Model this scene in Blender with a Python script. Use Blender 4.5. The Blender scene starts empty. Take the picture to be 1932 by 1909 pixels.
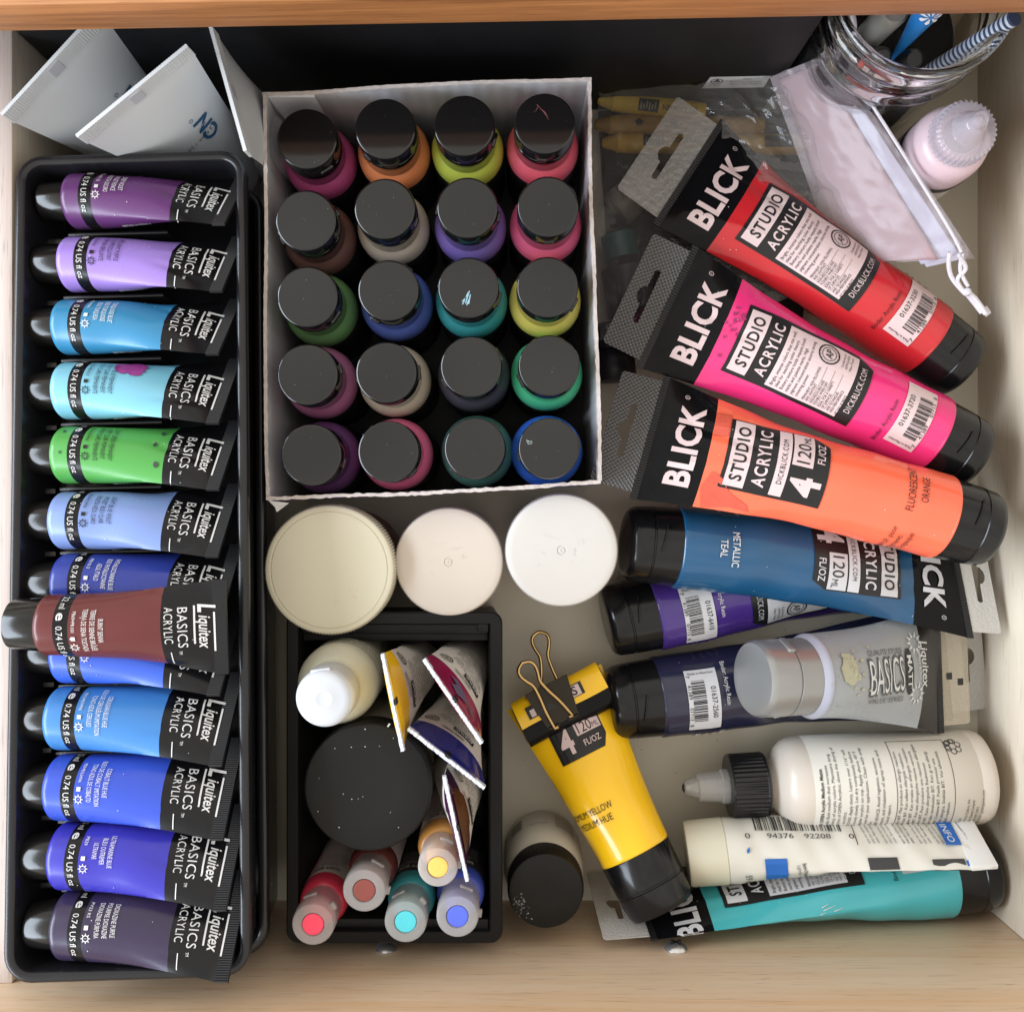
import bpy, bmesh, math, random
from mathutils import Vector, Matrix
random.seed(11)
SC = bpy.context.scene
COL = SC.collection
PI = math.pi
# ------------------------------------------------------------------ camera, world, lamps, exposure
CM = 0.01                       # everything below is written in centimetres
H, FPX, NX, NY, IW, IH = 50.0, 1850.0, 966.0, 930.0, 1932.0, 1909.0

def W(x, y, z):
    """a point seen at (x, y) in the photograph that lies z cm above the drawer floor"""
    d = H - z
    return Vector(((x - NX) * d / FPX, (NY - y) * d / FPX, z))

cam_d = bpy.data.cameras.new('camera')
cam = bpy.data.objects.new('camera', cam_d)
COL.objects.link(cam)
cam.location = (0, 0, H * CM)
cam_d.sensor_width = 36.0
cam_d.lens = FPX / IW * 36.0
cam_d.shift_y = -(IH / 2 - NY) / IW
cam_d.clip_start, cam_d.clip_end = 0.01, 50.0
SC.camera = cam

world = bpy.data.worlds.new('World')
SC.world = world
world.use_nodes = True
bg = world.node_tree.nodes['Background']
bg.inputs[0].default_value = (1.0, 0.93, 0.83, 1)
bg.inputs[1].default_value = 0.90
# the room is not evenly bright: broad soft patches of ceiling and wall
_n = world.node_tree.nodes
_tc, _nz, _mr, _vm = _n.new('ShaderNodeTexCoord'), _n.new('ShaderNodeTexNoise'), _n.new('ShaderNodeMapRange'), _n.new('ShaderNodeMath')
_nz.inputs['Scale'].default_value = 3.0
_nz.inputs['Detail'].default_value = 2.0
_mr.inputs['From Min'].default_value, _mr.inputs['From Max'].default_value = 0.36, 0.62
_mr.inputs['To Min'].default_value, _mr.inputs['To Max'].default_value = 0.78, 1.12
world.node_tree.links.new(_tc.outputs['Generated'], _nz.inputs['Vector'])
world.node_tree.links.new(_nz.outputs['Fac'], _mr.inputs['Value'])
world.node_tree.links.new(_mr.outputs[0], bg.inputs[1])

def area(name, loc, target, sx, sy, power, col):
    l = bpy.data.lights.new(name, 'AREA')
    l.shape = 'RECTANGLE'
    l.size, l.size_y, l.energy, l.color = sx, sy, power, col
    o = bpy.data.objects.new(name, l)
    COL.objects.link(o)
    o.location = loc
    o.rotation_euler = (Vector(target) - Vector(loc)).to_track_quat('-Z', 'Y').to_euler()
    return o

area('window_light', (-1.6, -0.22, 0.98), (0.02, 0.0, 0.06), 2.4, 0.8, 64.0, (0.76, 0.87, 1.0))

vs = SC.view_settings
vs.view_transform = 'Standard'
vs.look = 'None'
vs.exposure = 0.36
vs.gamma = 1.0
vs.use_curve_mapping = False
SC.cycles.max_bounces = 10
SC.cycles.transparent_max_bounces = 16
SC.cycles.use_denoising = True

# ------------------------------------------------------------------ materials
def lin(c):
    c = c / 255.0
    return c / 12.92 if c <= 0.04045 else ((c + 0.055) / 1.055) ** 2.4

def rgb(r, g, b, k=1.0):
    out = [lin(v) * k for v in (r, g, b)]
    top = max(out)
    if top > 0.5 and min(out) > 0.25 * top:                    # nothing in the drawer is whiter than about 0.75
        s = (0.5 + (top - 0.5) * 0.3) / top
        out = [v * s for v in out]
    return tuple(out)

MATS = {}
def mat(name, col, rough=0.4, metal=0.0, spec=0.5, var=0.06, vscale=60.0, bump=0.0, bscale=300.0,
        coat=0.0, trans=0.0, sss=0.0, rvar=0.08, ior=1.46):
    if name in MATS:
        return MATS[name]
    m = bpy.data.materials.new(name)
    m.use_nodes = True
    nt = m.node_tree
    N, Lk = nt.nodes, nt.links
    b = N['Principled BSDF']
    b.inputs['Metallic'].default_value = metal
    b.inputs['Specular IOR Level'].default_value = spec
    b.inputs['Coat Weight'].default_value = coat
    b.inputs['Coat Roughness'].default_value = 0.08
    b.inputs['Transmission Weight'].default_value = trans
    b.inputs['IOR'].default_value = ior
    if sss:
        b.inputs['Subsurface Weight'].default_value = sss
        b.inputs['Subsurface Radius'].default_value = (0.004, 0.004, 0.004)
    tc = N.new('ShaderNodeTexCoord')
    nz = N.new('ShaderNodeTexNoise')
    nz.inputs['Scale'].default_value = vscale
    nz.inputs['Detail'].default_value = 5
    Lk.new(tc.outputs['Object'], nz.inputs['Vector'])
    mx = N.new('ShaderNodeMix')
    mx.data_type = 'RGBA'
    mx.inputs[6].default_value = tuple(c * (1 - var) for c in col) + (1,)
    mx.inputs[7].default_value = tuple(min(0.95, c * (1 + var)) for c in col) + (1,)
    Lk.new(nz.outputs['Fac'], mx.inputs[0])
    Lk.new(mx.outputs[2], b.inputs['Base Color'])
    mr = N.new('ShaderNodeMapRange')
    mr.inputs['To Min'].default_value = max(0.02, rough - rvar)
    mr.inputs['To Max'].default_value = min(1.0, rough + rvar)
    Lk.new(nz.outputs['Fac'], mr.inputs['Value'])
    Lk.new(mr.outputs[0], b.inputs['Roughness'])
    if bump:
        n2 = N.new('ShaderNodeTexNoise')
        n2.inputs['Scale'].default_value = bscale
        n2.inputs['Detail'].default_value = 3
        Lk.new(tc.outputs['Object'], n2.inputs['Vector'])
        bp = N.new('ShaderNodeBump')
        bp.inputs['Strength'].default_value = bump
        bp.inputs['Distance'].default_value = 0.001
        Lk.new(n2.outputs['Fac'], bp.inputs['Height'])
        Lk.new(bp.outputs[0], b.inputs['Normal'])
    MATS[name] = m
    return m

def wood(name, c1, c2, axis, scale=1.0, rough=0.5, stretch=18.0):
    """grain running along axis (0 x, 1 y, 2 z)"""
    m = bpy.data.materials.new(name)
    m.use_nodes = True
    nt = m.node_tree
    N, Lk = nt.nodes, nt.links
    b = N['Principled BSDF']
    tc = N.new('ShaderNodeTexCoord')
    mp = N.new('ShaderNodeMapping')
    s = [70.0 * scale] * 3
    s[axis] = 70.0 * scale / stretch
    mp.inputs['Scale'].default_value = s
    Lk.new(tc.outputs['Object'], mp.inputs['Vector'])
    n1 = N.new('ShaderNodeTexNoise')
    n1.inputs['Scale'].default_value = 1.0
    n1.inputs['Detail'].default_value = 8
    n1.inputs['Roughness'].default_value = 0.62
    n1.inputs['Distortion'].default_value = 0.6
    Lk.new(mp.outputs[0], n1.inputs['Vector'])
    mp2 = N.new('ShaderNodeMapping')
    s2 = [520.0 * scale] * 3
    s2[axis] = 520.0 * scale / 40
    mp2.inputs['Scale'].default_value = s2
    Lk.new(tc.outputs['Object'], mp2.inputs['Vector'])
    n2 = N.new('ShaderNodeTexNoise')
    n2.inputs['Scale'].default_value = 1.0
    n2.inputs['Detail'].default_value = 4
    Lk.new(mp2.outputs[0], n2.inputs['Vector'])
    ad = N.new('ShaderNodeMath')
    ad.operation = 'MULTIPLY_ADD'
    ad.inputs[1].default_value = 0.45
    Lk.new(n2.outputs['Fac'], ad.inputs[0])
    Lk.new(n1.outputs['Fac'], ad.inputs[2])
    cr = N.new('ShaderNodeValToRGB')
    cr.color_ramp.elements[0].position = 0.52
    cr.color_ramp.elements[0].color = tuple(c1) + (1,)
    cr.color_ramp.elements[1].position = 0.88
    cr.color_ramp.elements[1].color = tuple(c2) + (1,)
    Lk.new(ad.outputs[0], cr.inputs[0])
    # short dark pores along the grain
    mp3 = N.new('ShaderNodeMapping')
    s3 = [1500.0] * 3
    s3[axis] = 60.0
    mp3.inputs['Scale'].default_value = s3
    Lk.new(tc.outputs['Object'], mp3.inputs['Vector'])
    n3 = N.new('ShaderNodeTexNoise')
    n3.inputs['Scale'].default_value = 1.0
    n3.inputs['Detail'].default_value = 2
    Lk.new(mp3.outputs[0], n3.inputs['Vector'])
    r3 = N.new('ShaderNodeMapRange')
    r3.inputs['From Min'].default_value, r3.inputs['From Max'].default_value = 0.60, 0.72
    r3.inputs['To Min'].default_value, r3.inputs['To Max'].default_value = 1.0, 0.72
    Lk.new(n3.outputs['Fac'], r3.inputs['Value'])
    pm3 = N.new('ShaderNodeMix')
    pm3.data_type = 'RGBA'
    pm3.blend_type = 'MULTIPLY'
    pm3.inputs[0].default_value = 1.0
    Lk.new(cr.outputs[0], pm3.inputs[6])
    Lk.new(r3.outputs[0], pm3.inputs[7])
    Lk.new(pm3.outputs[2], b.inputs['Base Color'])
    b.inputs['Roughness'].default_value = rough
    bp = N.new('ShaderNodeBump')
    bp.inputs['Strength'].default_value = 0.12
    bp.inputs['Distance'].default_value = 0.0006
    Lk.new(ad.outputs[0], bp.inputs['Height'])
    Lk.new(bp.outputs[0], b.inputs['Normal'])
    return m

def film(name, col, clear=0.6, rough=0.12, bump=0.0, bscale=400.0, gloss=1.0):
    """thin clear plastic: part transparent, part milky, with a glossy skin"""
    m = bpy.data.materials.new(name)
    m.use_nodes = True
    nt = m.node_tree
    N, Lk = nt.nodes, nt.links
    b = N['Principled BSDF']
    b.inputs['Base Color'].default_value = tuple(col) + (1,)
    b.inputs['Roughness'].default_value = rough
    b.inputs['Specular IOR Level'].default_value = gloss
    tr = N.new('ShaderNodeBsdfTransparent')
    tr.inputs[0].default_value = (0.97, 0.97, 0.97, 1)
    mx = N.new('ShaderNodeMixShader')
    lw = N.new('ShaderNodeLayerWeight')
    lw.inputs['Blend'].default_value = 0.25
    mr = N.new('ShaderNodeMapRange')
    mr.inputs['To Min'].default_value = 1.0 - clear
    mr.inputs['To Max'].default_value = min(1.0, 1.35 - clear)
    Lk.new(lw.outputs['Facing'], mr.inputs['Value'])
    Lk.new(mr.outputs[0], mx.inputs[0])
    Lk.new(tr.outputs[0], mx.inputs[1])
    Lk.new(b.outputs[0], mx.inputs[2])
    Lk.new(mx.outputs[0], N['Material Output'].inputs[0])
    if bump:
        tc = N.new('ShaderNodeTexCoord')
        nz = N.new('ShaderNodeTexNoise')
        nz.inputs['Scale'].default_value = bscale
        nz.inputs['Detail'].default_value = 3
        Lk.new(tc.outputs['Object'], nz.inputs['Vector'])
        bp = N.new('ShaderNodeBump')
        bp.inputs['Strength'].default_value = bump
        bp.inputs['Distance'].default_value = 0.002
        Lk.new(nz.outputs['Fac'], bp.inputs['Height'])
        Lk.new(bp.outputs[0], b.inputs['Normal'])
    return m

def ridged(name, col, freq, axis=1, rough=0.4, depth=0.6, cross=False, clear=0.0):
    """fine pressed ridges: bands across one local axis (or a cross hatch)"""
    m = bpy.data.materials.new(name)
    m.use_nodes = True
    nt = m.node_tree
    N, Lk = nt.nodes, nt.links
    b = N['Principled BSDF']
    b.inputs['Base Color'].default_value = tuple(col) + (1,)
    b.inputs['Roughness'].default_value = rough
    tc = N.new('ShaderNodeTexCoord')
    wv = N.new('ShaderNodeTexWave')
    wv.wave_type = 'BANDS'
    wv.bands_direction = 'DIAGONAL' if cross else ('X', 'Y', 'Z')[axis]
    wv.inputs['Scale'].default_value = freq
    Lk.new(tc.outputs['Object'], wv.inputs['Vector'])
    h = wv.outputs['Fac']
    if cross:
        mp = N.new('ShaderNodeMapping')
        mp.inputs['Scale'].default_value = (1, -1, 1)
        Lk.new(tc.outputs['Object'], mp.inputs['Vector'])
        w2 = N.new('ShaderNodeTexWave')
        w2.bands_direction = 'DIAGONAL'
        w2.inputs['Scale'].default_value = freq
        Lk.new(mp.outputs[0], w2.inputs['Vector'])
        mu = N.new('ShaderNodeMath')
        mu.operation = 'MULTIPLY'
        Lk.new(wv.outputs['Fac'], mu.inputs[0])
        Lk.new(w2.outputs['Fac'], mu.inputs[1])
        h = mu.outputs[0]
    bp = N.new('ShaderNodeBump')
    bp.inputs['Strength'].default_value = depth
    bp.inputs['Distance'].default_value = 0.0006
    Lk.new(h, bp.inputs['Height'])
    Lk.new(bp.outputs[0], b.inputs['Normal'])
    if clear:
        tr = N.new('ShaderNodeBsdfTransparent')
        mx = N.new('ShaderNodeMixShader')
        mx.inputs[0].default_value = 1 - clear
        Lk.new(tr.outputs[0], mx.inputs[1])
        Lk.new(b.outputs[0], mx.inputs[2])
        Lk.new(mx.outputs[0], N['Material Output'].inputs[0])
    return m

# ------------------------------------------------------------------ objects
def tag(o, label=None, cat=None, group=None, kind=None):
    if label: o['label'] = label
    if cat: o['category'] = cat
    if group: o['group'] = group
    if kind: o['kind'] = kind
    return o

def frame(origin, x=None, z=None, roll=0.0):
    """4x4 (cm) with local x along x and local z as near z as possible, then rolled about x"""
    x = Vector((1, 0, 0)) if x is None else Vector(x).normalized()
    z = Vector((0, 0, 1)) if z is None else Vector(z).normalized()
    y = z.cross(x).normalized()
    z = x.cross(y)
    m = Matrix(((x.x, y.x, z.x, 0), (x.y, y.y, z.y, 0), (x.z, y.z, z.z, 0), (0, 0, 0, 1)))
    m = m @ Matrix.Rotation(math.radians(roll), 4, 'X')
    m.translation = Vector(origin)
    return m

def thing(name, label, cat, M, group=None):
    o = bpy.data.objects.new(name, None)
    COL.objects.link(o)
    M = M.copy()
    M.translation = M.translation * CM
    o.matrix_world = M
    o.empty_display_size = 0.02
    return tag(o, label, cat, group)

def mk(name, verts, faces, mats, parent=None, fm=None, smooth=True, ang=40):
    me = bpy.data.meshes.new(name)
    me.from_pydata([tuple(c * CM for c in v) for v in verts], [], faces)
    if not isinstance(mats, (list, tuple)):
        mats = [mats]
    for m in mats:
        me.materials.append(m)
    if fm:
        me.polygons.foreach_set('material_index', fm)
    bm = bmesh.new()
    bm.from_mesh(me)
    bmesh.ops.recalc_face_normals(bm, faces=bm.faces)
    bm.to_mesh(me)
    bm.free()
    if smooth:
        me.shade_smooth()
        me.set_sharp_from_angle(angle=math.radians(ang))
    o = bpy.data.objects.new(name, me)
    COL.objects.link(o)
    if parent is not None:
        o.parent = parent
    return o

class MB:
    """collects shapes into one mesh"""
    def __init__(self):
        self.v, self.f, self.m = [], [], []
    def add(self, verts, faces, mi=0, M=None):
        n = len(self.v)
        self.v += [tuple(M @ Vector(v)) if M is not None else tuple(v) for v in verts]
        for k, f in enumerate(faces):
            self.f.append(tuple(i + n for i in f))
            self.m.append(mi[k] if isinstance(mi, list) else mi)
        return self
    def build(self, name, mats, parent=None, smooth=True, ang=40):
        return mk(name, self.v, self.f, mats, parent, self.m, smooth, ang)

def lathe(prof, n=48, mod=None, cap0=True, cap1=True, axis='z'):
    """prof: list of (height, radius)"""
    v, f = [], []
    for (h, r) in prof:
        for k in range(n):
            a = 2 * PI * k / n
            rr = r if mod is None else r + mod(a, h)
            x, y = rr * math.cos(a), rr * math.sin(a)
            v.append((x, y, h) if axis == 'z' else (h, x, y))
    m = len(prof)
    for i in range(m - 1):
        for k in range(n):
            k2 = (k + 1) % n
            f.append((i * n + k, i * n + k2, (i + 1) * n + k2, (i + 1) * n + k))
    if cap0: f.append(tuple(range(n - 1, -1, -1)))
    if cap1: f.append(tuple((m - 1) * n + k for k in range(n)))
    return v, f

def bbox(x0, y0, z0, x1, y1, z1, bev=0.0, seg=2):
    bm = bmesh.new()
    bmesh.ops.create_cube(bm, size=1.0)
    for v in bm.verts:
        v.co = Vector(((x0 + x1) / 2 + v.co.x * (x1 - x0), (y0 + y1) / 2 + v.co.y * (y1 - y0), (z0 + z1) / 2 + v.co.z * (z1 - z0)))
    if bev:
        bmesh.ops.bevel(bm, geom=bm.edges[:], offset=bev, segments=seg, affect='EDGES', profile=0.5)
    bm.verts.index_update()
    v = [tuple(x.co) for x in bm.verts]
    f = [tuple(x.index for x in p.verts) for p in bm.faces]
    bm.free()
    return v, f

def wire(pts, r, n=8, closed=False):
    """round wire through the points"""
    pts = [Vector(p) for p in pts]
    v, f = [], []
    m = len(pts)
    up = Vector((0.123, 0.456, 0.88)).normalized()
    for i, p in enumerate(pts):
        a = pts[(i - 1) % m] if (closed or i) else p
        b = pts[(i + 1) % m] if (closed or i < m - 1) else p
        t = (b - a).normalized()
        s = t.cross(up)
        if s.length < 1e-3: s = t.cross(Vector((1, 0, 0)))
        s.normalize()
        q = s.cross(t).normalized()
        up = q
        rr = r[i] if isinstance(r, list) else r
        for k in range(n):
            an = 2 * PI * k / n
            v.append(tuple(p + s * (rr * math.cos(an)) + q * (rr * math.sin(an))))
    for i in range(m if closed else m - 1):
        j = (i + 1) % m
        for k in range(n):
            k2 = (k + 1) % n
            f.append((i * n + k, i * n + k2, j * n + k2, j * n + k))
    if not closed:
        f.append(tuple(range(n - 1, -1, -1)))
        f.append(tuple((m - 1) * n + k for k in range(n)))
    return v, f

def smooth_path(pts, k=6):
    pts = [Vector(p) for p in pts]
    out = []
    for i in range(len(pts) - 1):
        p0, p1, p2, p3 = pts[max(0, i - 1)], pts[i], pts[i + 1], pts[min(len(pts) - 1, i + 2)]
        for j in range(k):
            t = j / k
            out.append(0.5 * (2 * p1 + (p2 - p0) * t + (2 * p0 - 5 * p1 + 4 * p2 - p3) * t * t + (3 * p1 - p0 - 3 * p2 + p3) * t ** 3))
    out.append(pts[-1])
    return out

def rr_loop(w, h, rad, z, n=6):
    rad = max(0.02, min(rad, w / 2 - 0.01, h / 2 - 0.01))
    out = []
    for (cx, cy, a0) in ((w / 2 - rad, h / 2 - rad, 0), (-w / 2 + rad, h / 2 - rad, 90), (-w / 2 + rad, -h / 2 + rad, 180), (w / 2 - rad, -h / 2 + rad, 270)):
        for k in range(n + 1):
            a = math.radians(a0 + 90 * k / n)
            out.append((cx + rad * math.cos(a), cy + rad * math.sin(a), z))
    return out

def rr_sweep(w, h, rad, prof, n=6):
    """rounded rectangle shell, prof = list of (inset, z); first and last loops are closed"""
    v, f = [], []
    m = 4 * (n + 1)
    for (o, z) in prof:
        v += rr_loop(w - 2 * o, h - 2 * o, rad - o, z, n)
    for i in range(len(prof) - 1):
        for k in range(m):
            k2 = (k + 1) % m
            f.append((i * m + k, i * m + k2, (i + 1) * m + k2, (i + 1) * m + k))
    f.append(tuple(range(m - 1, -1, -1)))
    f.append(tuple((len(prof) - 1) * m + k for k in range(m)))
    return v, f

# ------------------------------------------------------------------ printing: lettering and label shapes laid on a surface
_tc = {}
def glyphs(s, bold=0.0, shear=0.0, space=1.0):
    key = (s, bold, shear, space)
    if key in _tc:
        return _tc[key]
    cu = bpy.data.curves.new('lettering', 'FONT')
    cu.body = s
    cu.size = 1.0
    cu.offset = bold
    cu.shear = shear
    cu.space_character = space
    cu.resolution_u = 3 if len(s) < 12 else 2
    cu.fill_mode = 'FRONT'
    ob = bpy.data.objects.new('lettering', cu)
    COL.objects.link(ob)
    me = bpy.data.meshes.new_from_object(ob)
    vs_ = [(v.co.x, v.co.y) for v in me.vertices]
    fs_ = [tuple(p.vertices) for p in me.polygons]
    bpy.data.objects.remove(ob)
    bpy.data.meshes.remove(me)
    bpy.data.curves.remove(cu)
    _tc[key] = (vs_, fs_)
    return _tc[key]

_hv = glyphs('H')[0]
CAPH = max(p[1] for p in _hv) - min(p[1] for p in _hv)

class Ink:
    def __init__(self, S, cut=0.3, base=0.012, step=0.009):
        self.S, self.cut, self.base, self.step = S, cut, base, step
        self.mb = MB()
    def put(self, verts, faces, mi, layer, cut=None):
        cut = self.cut if cut is None else cut
        bm = bmesh.new()
        bv = [bm.verts.new((p[0], p[1], 0)) for p in verts]
        for f in faces:
            try: bm.faces.new([bv[i] for i in f])
            except ValueError: pass
        if cut:
            for ax in (0, 1):
                lo, hi = min(p[ax] for p in verts), max(p[ax] for p in verts)
                c = cut if ax == 0 else cut * 2.2
                k = math.floor(lo / c) + 1
                while k * c < hi:
                    co, no = [0, 0, 0], [0, 0, 0]
                    co[ax], no[ax] = k * c, 1
                    bmesh.ops.bisect_plane(bm, geom=bm.verts[:] + bm.edges[:] + bm.faces[:], plane_co=co, plane_no=no, dist=1e-5)
                    k += 1
        bm.verts.index_update()
        off = self.base + self.step * layer
        self.mb.add([self.S(v.co.x, v.co.y, off) for v in bm.verts], [tuple(v.index for v in f.verts) for f in bm.faces], mi)
        bm.free()
    def rect(self, u0, v0, u1, v1, mi, layer=0):
        self.put([(u0, v0), (u1, v0), (u1, v1), (u0, v1)], [(0, 1, 2, 3)], mi, layer)
    def poly(self, pts, mi, layer=0):
        self.put(pts, [tuple(range(len(pts)))], mi, layer)
    def disc(self, u, v, ru, rv, mi, layer=0, n=20):
        self.poly([(u + ru * math.cos(2 * PI * k / n), v + rv * math.sin(2 * PI * k / n)) for k in range(n)], mi, layer)
    def ring(self, u, v, r0, r1, mi, layer=0, n=24):
        p = [(u + r * math.cos(2 * PI * k / n), v + r * math.sin(2 * PI * k / n)) for r in (r0, r1) for k in range(n)]
        self.put(p, [(k, (k + 1) % n, n + (k + 1) % n, n + k) for k in range(n)], mi, layer)
    def text(self, s, u, v, h, mi, layer=1, align='C', w=None, sx=1.0, bold=0.0, shear=0.0, rot=0.0, space=1.0):
        """cap height h, baseline at v; rot in degrees about (u, v)"""
        gv, gf = glyphs(s, bold, shear, space)
        if not gv: return
        k = h / CAPH
        x0, x1 = min(p[0] for p in gv), max(p[0] for p in gv)
        kx = (w / (x1 - x0)) if w else k * sx
        ox = {'C': (x0 + x1) / 2, 'L': x0, 'R': x1}[align]
        c, sn = math.cos(math.radians(rot)), math.sin(math.radians(rot))
        pts = []
        for p in gv:
            a, b = (p[0] - ox) * kx, p[1] * k
            pts.append((u + a * c - b * sn, v + a * sn + b * c))
        self.put(pts, gf, mi, layer)
    def barcode(self, u0, v0, u1, v1, mi, layer=1, n=34, seed=1, along='u'):
        rnd = random.Random(seed)
        ws = [rnd.choice((1, 1, 2, 3)) for _ in range(2 * n)]
        tot = sum(ws)
        p = 0.0
        for i, w_ in enumerate(ws):
            a, b = p / tot, (p + w_) / tot
            p += w_
            if i % 2 == 0:
                if along == 'u': self.rect(u0 + (u1 - u0) * a, v0, u0 + (u1 - u0) * b, v1, mi, layer)
                else: self.rect(u0, v0 + (v1 - v0) * a, u1, v0 + (v1 - v0) * b, mi, layer)
    def sun(self, u, v, r, mi, layer=1, sym='I'):
        self.ring(u, v, r * 0.55, r * 0.75, mi, layer, 14)
        for k in range(8):
            a = 2 * PI * k / 8
            c, s = math.cos(a), math.sin(a)
            q = [(r * 0.75, -r * .1), (r * 1.1, -r * .1), (r * 1.1, r * .1), (r * 0.75, r * .1)]
            self.put([(u + x * c - y * s, v + x * s + y * c) for x, y in q], [(0, 1, 2, 3)], mi, layer, 0)
        self.text(sym, u, v - r * .28, r * .56, mi, layer)
    def build(self, name, mats, parent):
        """the printing belongs to the part it is printed on"""
        on = [c for c in parent.children if c.type == 'MESH' and any(w in c.name for w in ('label', 'body', 'wrap', 'rolled', 'lid', 'paper', 'shaft')) and not c.name.startswith('printing')]
        if name in ('cap_specks', 'dry_paint', 'paint_dots'):
            on = [c for c in parent.children if c.name.split('.')[0] in ('cap', 'lid')]
        return self.mb.build(name, mats, on[-1] if on else parent, smooth=False)

# ------------------------------------------------------------------ squeeze tubes
def tube_surface(r, L, p=1.7, skew=0.0, flat=1.0, th=0.05, seal=0.3):
    def S(u, v, off=0.0):
        t = min(1.0, max(0.0, v / (L - seal)))
        s = flat * t ** p
        q = u / r
        while q > PI: q -= 2 * PI
        while q < -PI: q += 2 * PI
        sg = 1.0
        if abs(q) > PI / 2:
            sg = -1.0
            q = math.copysign(PI - abs(q), q)
        y = -((1 - s) * (r + off) * math.sin(q) + s * r * q)
        z = (1 - s) * (r + off) * math.cos(q) + s * (th * (1 - (abs(q) / (PI / 2)) ** 4) + off)
        return Vector((v + skew * y * t ** 2, y, sg * z))
    return S

def tube_body(name, r, L, S, zones, mats, parent, dents=None, n=64, v_start=-0.28, rng=None):
    """zones: list of (v_end, material index)"""
    brk = sorted(set([round(z[0], 3) for z in zones if z[0] < L]))
    vs_ = [0.05, 0.12] + [L * k / 40 for k in range(1, 41)] + brk
    vs_ = sorted(set(round(x, 3) for x in vs_))
    out = [vs_[0]]
    for x in vs_[1:]:
        if x - out[-1] > 0.02 or x in brk: out.append(x)
    vv, ff, fm = [], [], []
    rows = []
    for (v, k) in ((v_start, 0.5), (v_start * .86, 0.78), (v_start * .5, 0.93), (v_start * .2, 0.985)):
        rows.append((v, [(v, -k * r * math.sin(2 * PI * (j / n) - PI), k * r * math.cos(2 * PI * (j / n) - PI)) for j in range(n)]))
    for v in out:
        row = []
        for j in range(n):
            u = (2 * PI * j / n - PI) * r
            d = dents(u, v) if dents else 0.0
            row.append(tuple(S(u, v, d)))
        rows.append((v, row))
    for i, (v, row) in enumerate(rows):
        vv += row
        if i:
            vm = (v + rows[i - 1][0]) / 2
            mi = next((z[1] for z in zones if vm < z[0]), zones[-1][1])
            for j in range(n):
                j2 = (j + 1) % n
                ff.append(((i - 1) * n + j, (i - 1) * n + j2, i * n + j2, i * n + j))
                fm.append(mi)
    ff.append(tuple(range(n - 1, -1, -1))); fm.append(zones[0][1])
    ff.append(tuple((len(rows) - 1) * n + j for j in range(n))); fm.append(zones[-1][1])
    return mk(name, vv, ff, mats, parent, fm, True, 60)

def crimp_strip(name, r, L, S, v0, v1, m, parent, th=0.09, skew=0.0, tooth=0.0):
    """flat pressed end seal"""
    v, f = [], []
    hw = PI * r / 2 + 0.02
    n = 96
    for (x, ) in ((v0,), (v1,)):
        for k in range(n + 1):
            y = -hw + 2 * hw * k / n
            zz = th * (1.0 if k % 2 else 0.72)
            xx = x + skew * y * (x / L) ** 2 + (random.uniform(-tooth, tooth) if x == v1 else 0)
            v.append((xx, y, zz)); v.append((xx, y, -zz))
    m2 = 2 * (n + 1)
    for k in range(n):
        a = 2 * k
        f.append((a, a + 2, m2 + a + 2, m2 + a))
        f.append((a + 1, m2 + a + 1, m2 + a + 3, a + 3))
        f.append((a, a + 1, a + 3, a + 2))
        f.append((m2 + a, m2 + a + 2, m2 + a + 3, m2 + a + 1))
    f.append((0, m2, m2 + 1, 1))
    f.append((2 * n, 2 * n + 1, m2 + 2 * n + 1, m2 + 2 * n))
    return mk(name, v, f, m, parent, None, False)

def cap_mesh(name, prof, m, parent, n=56, mod=None):
    """prof: (distance from the shoulder, radius), grows along -x"""
    v, f = lathe([(-h, r) for h, r in prof], n, (lambda a, h: mod(a, -h)) if mod else None, axis='x')
    return mk(name, v, f, m, parent, None, True, 35)
# ------------------------------------------------------------------ the setting: floor of the room, drawer, desk
black = mat('black_plastic', (0.007, 0.007, 0.008), 0.28, var=0.15)
black_gloss = mat('black_gloss_plastic', (0.008, 0.008, 0.010), 0.12, var=0.1, rvar=0.05)
black_matte = mat('black_matte_plastic', (0.007, 0.007, 0.0075), 0.42, spec=.22, bump=0.10, bscale=1500)
white_plastic = mat('white_plastic', rgb(236, 232, 224, .95), 0.42, bump=0.04, bscale=700)
ink_black = mat('ink_black', (0.008, 0.008, 0.009), 0.35)
ink_white = mat('ink_white', rgb(238, 236, 234), 0.4, var=0.02)
ink_pink = mat('ink_pinkish_white', rgb(240, 214, 214), 0.4, var=0.02)
ink_grey = mat('ink_grey', (0.07, 0.07, 0.075), 0.5)
paper_white = mat('paper_white', rgb(238, 238, 240), 0.7, var=0.03)

X0, X1, Y0, Y1 = -21.15, 23.75, -20.75, 24.0
WALL_TOP = 8.5
room = mk('floor', *bbox(-150, -150, -42, 150, 150, -40), wood('dark_floor_boards', (0.05, 0.03, 0.02), (0.12, 0.075, 0.045), 0, 0.3))
tag(room, kind='structure')

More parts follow.
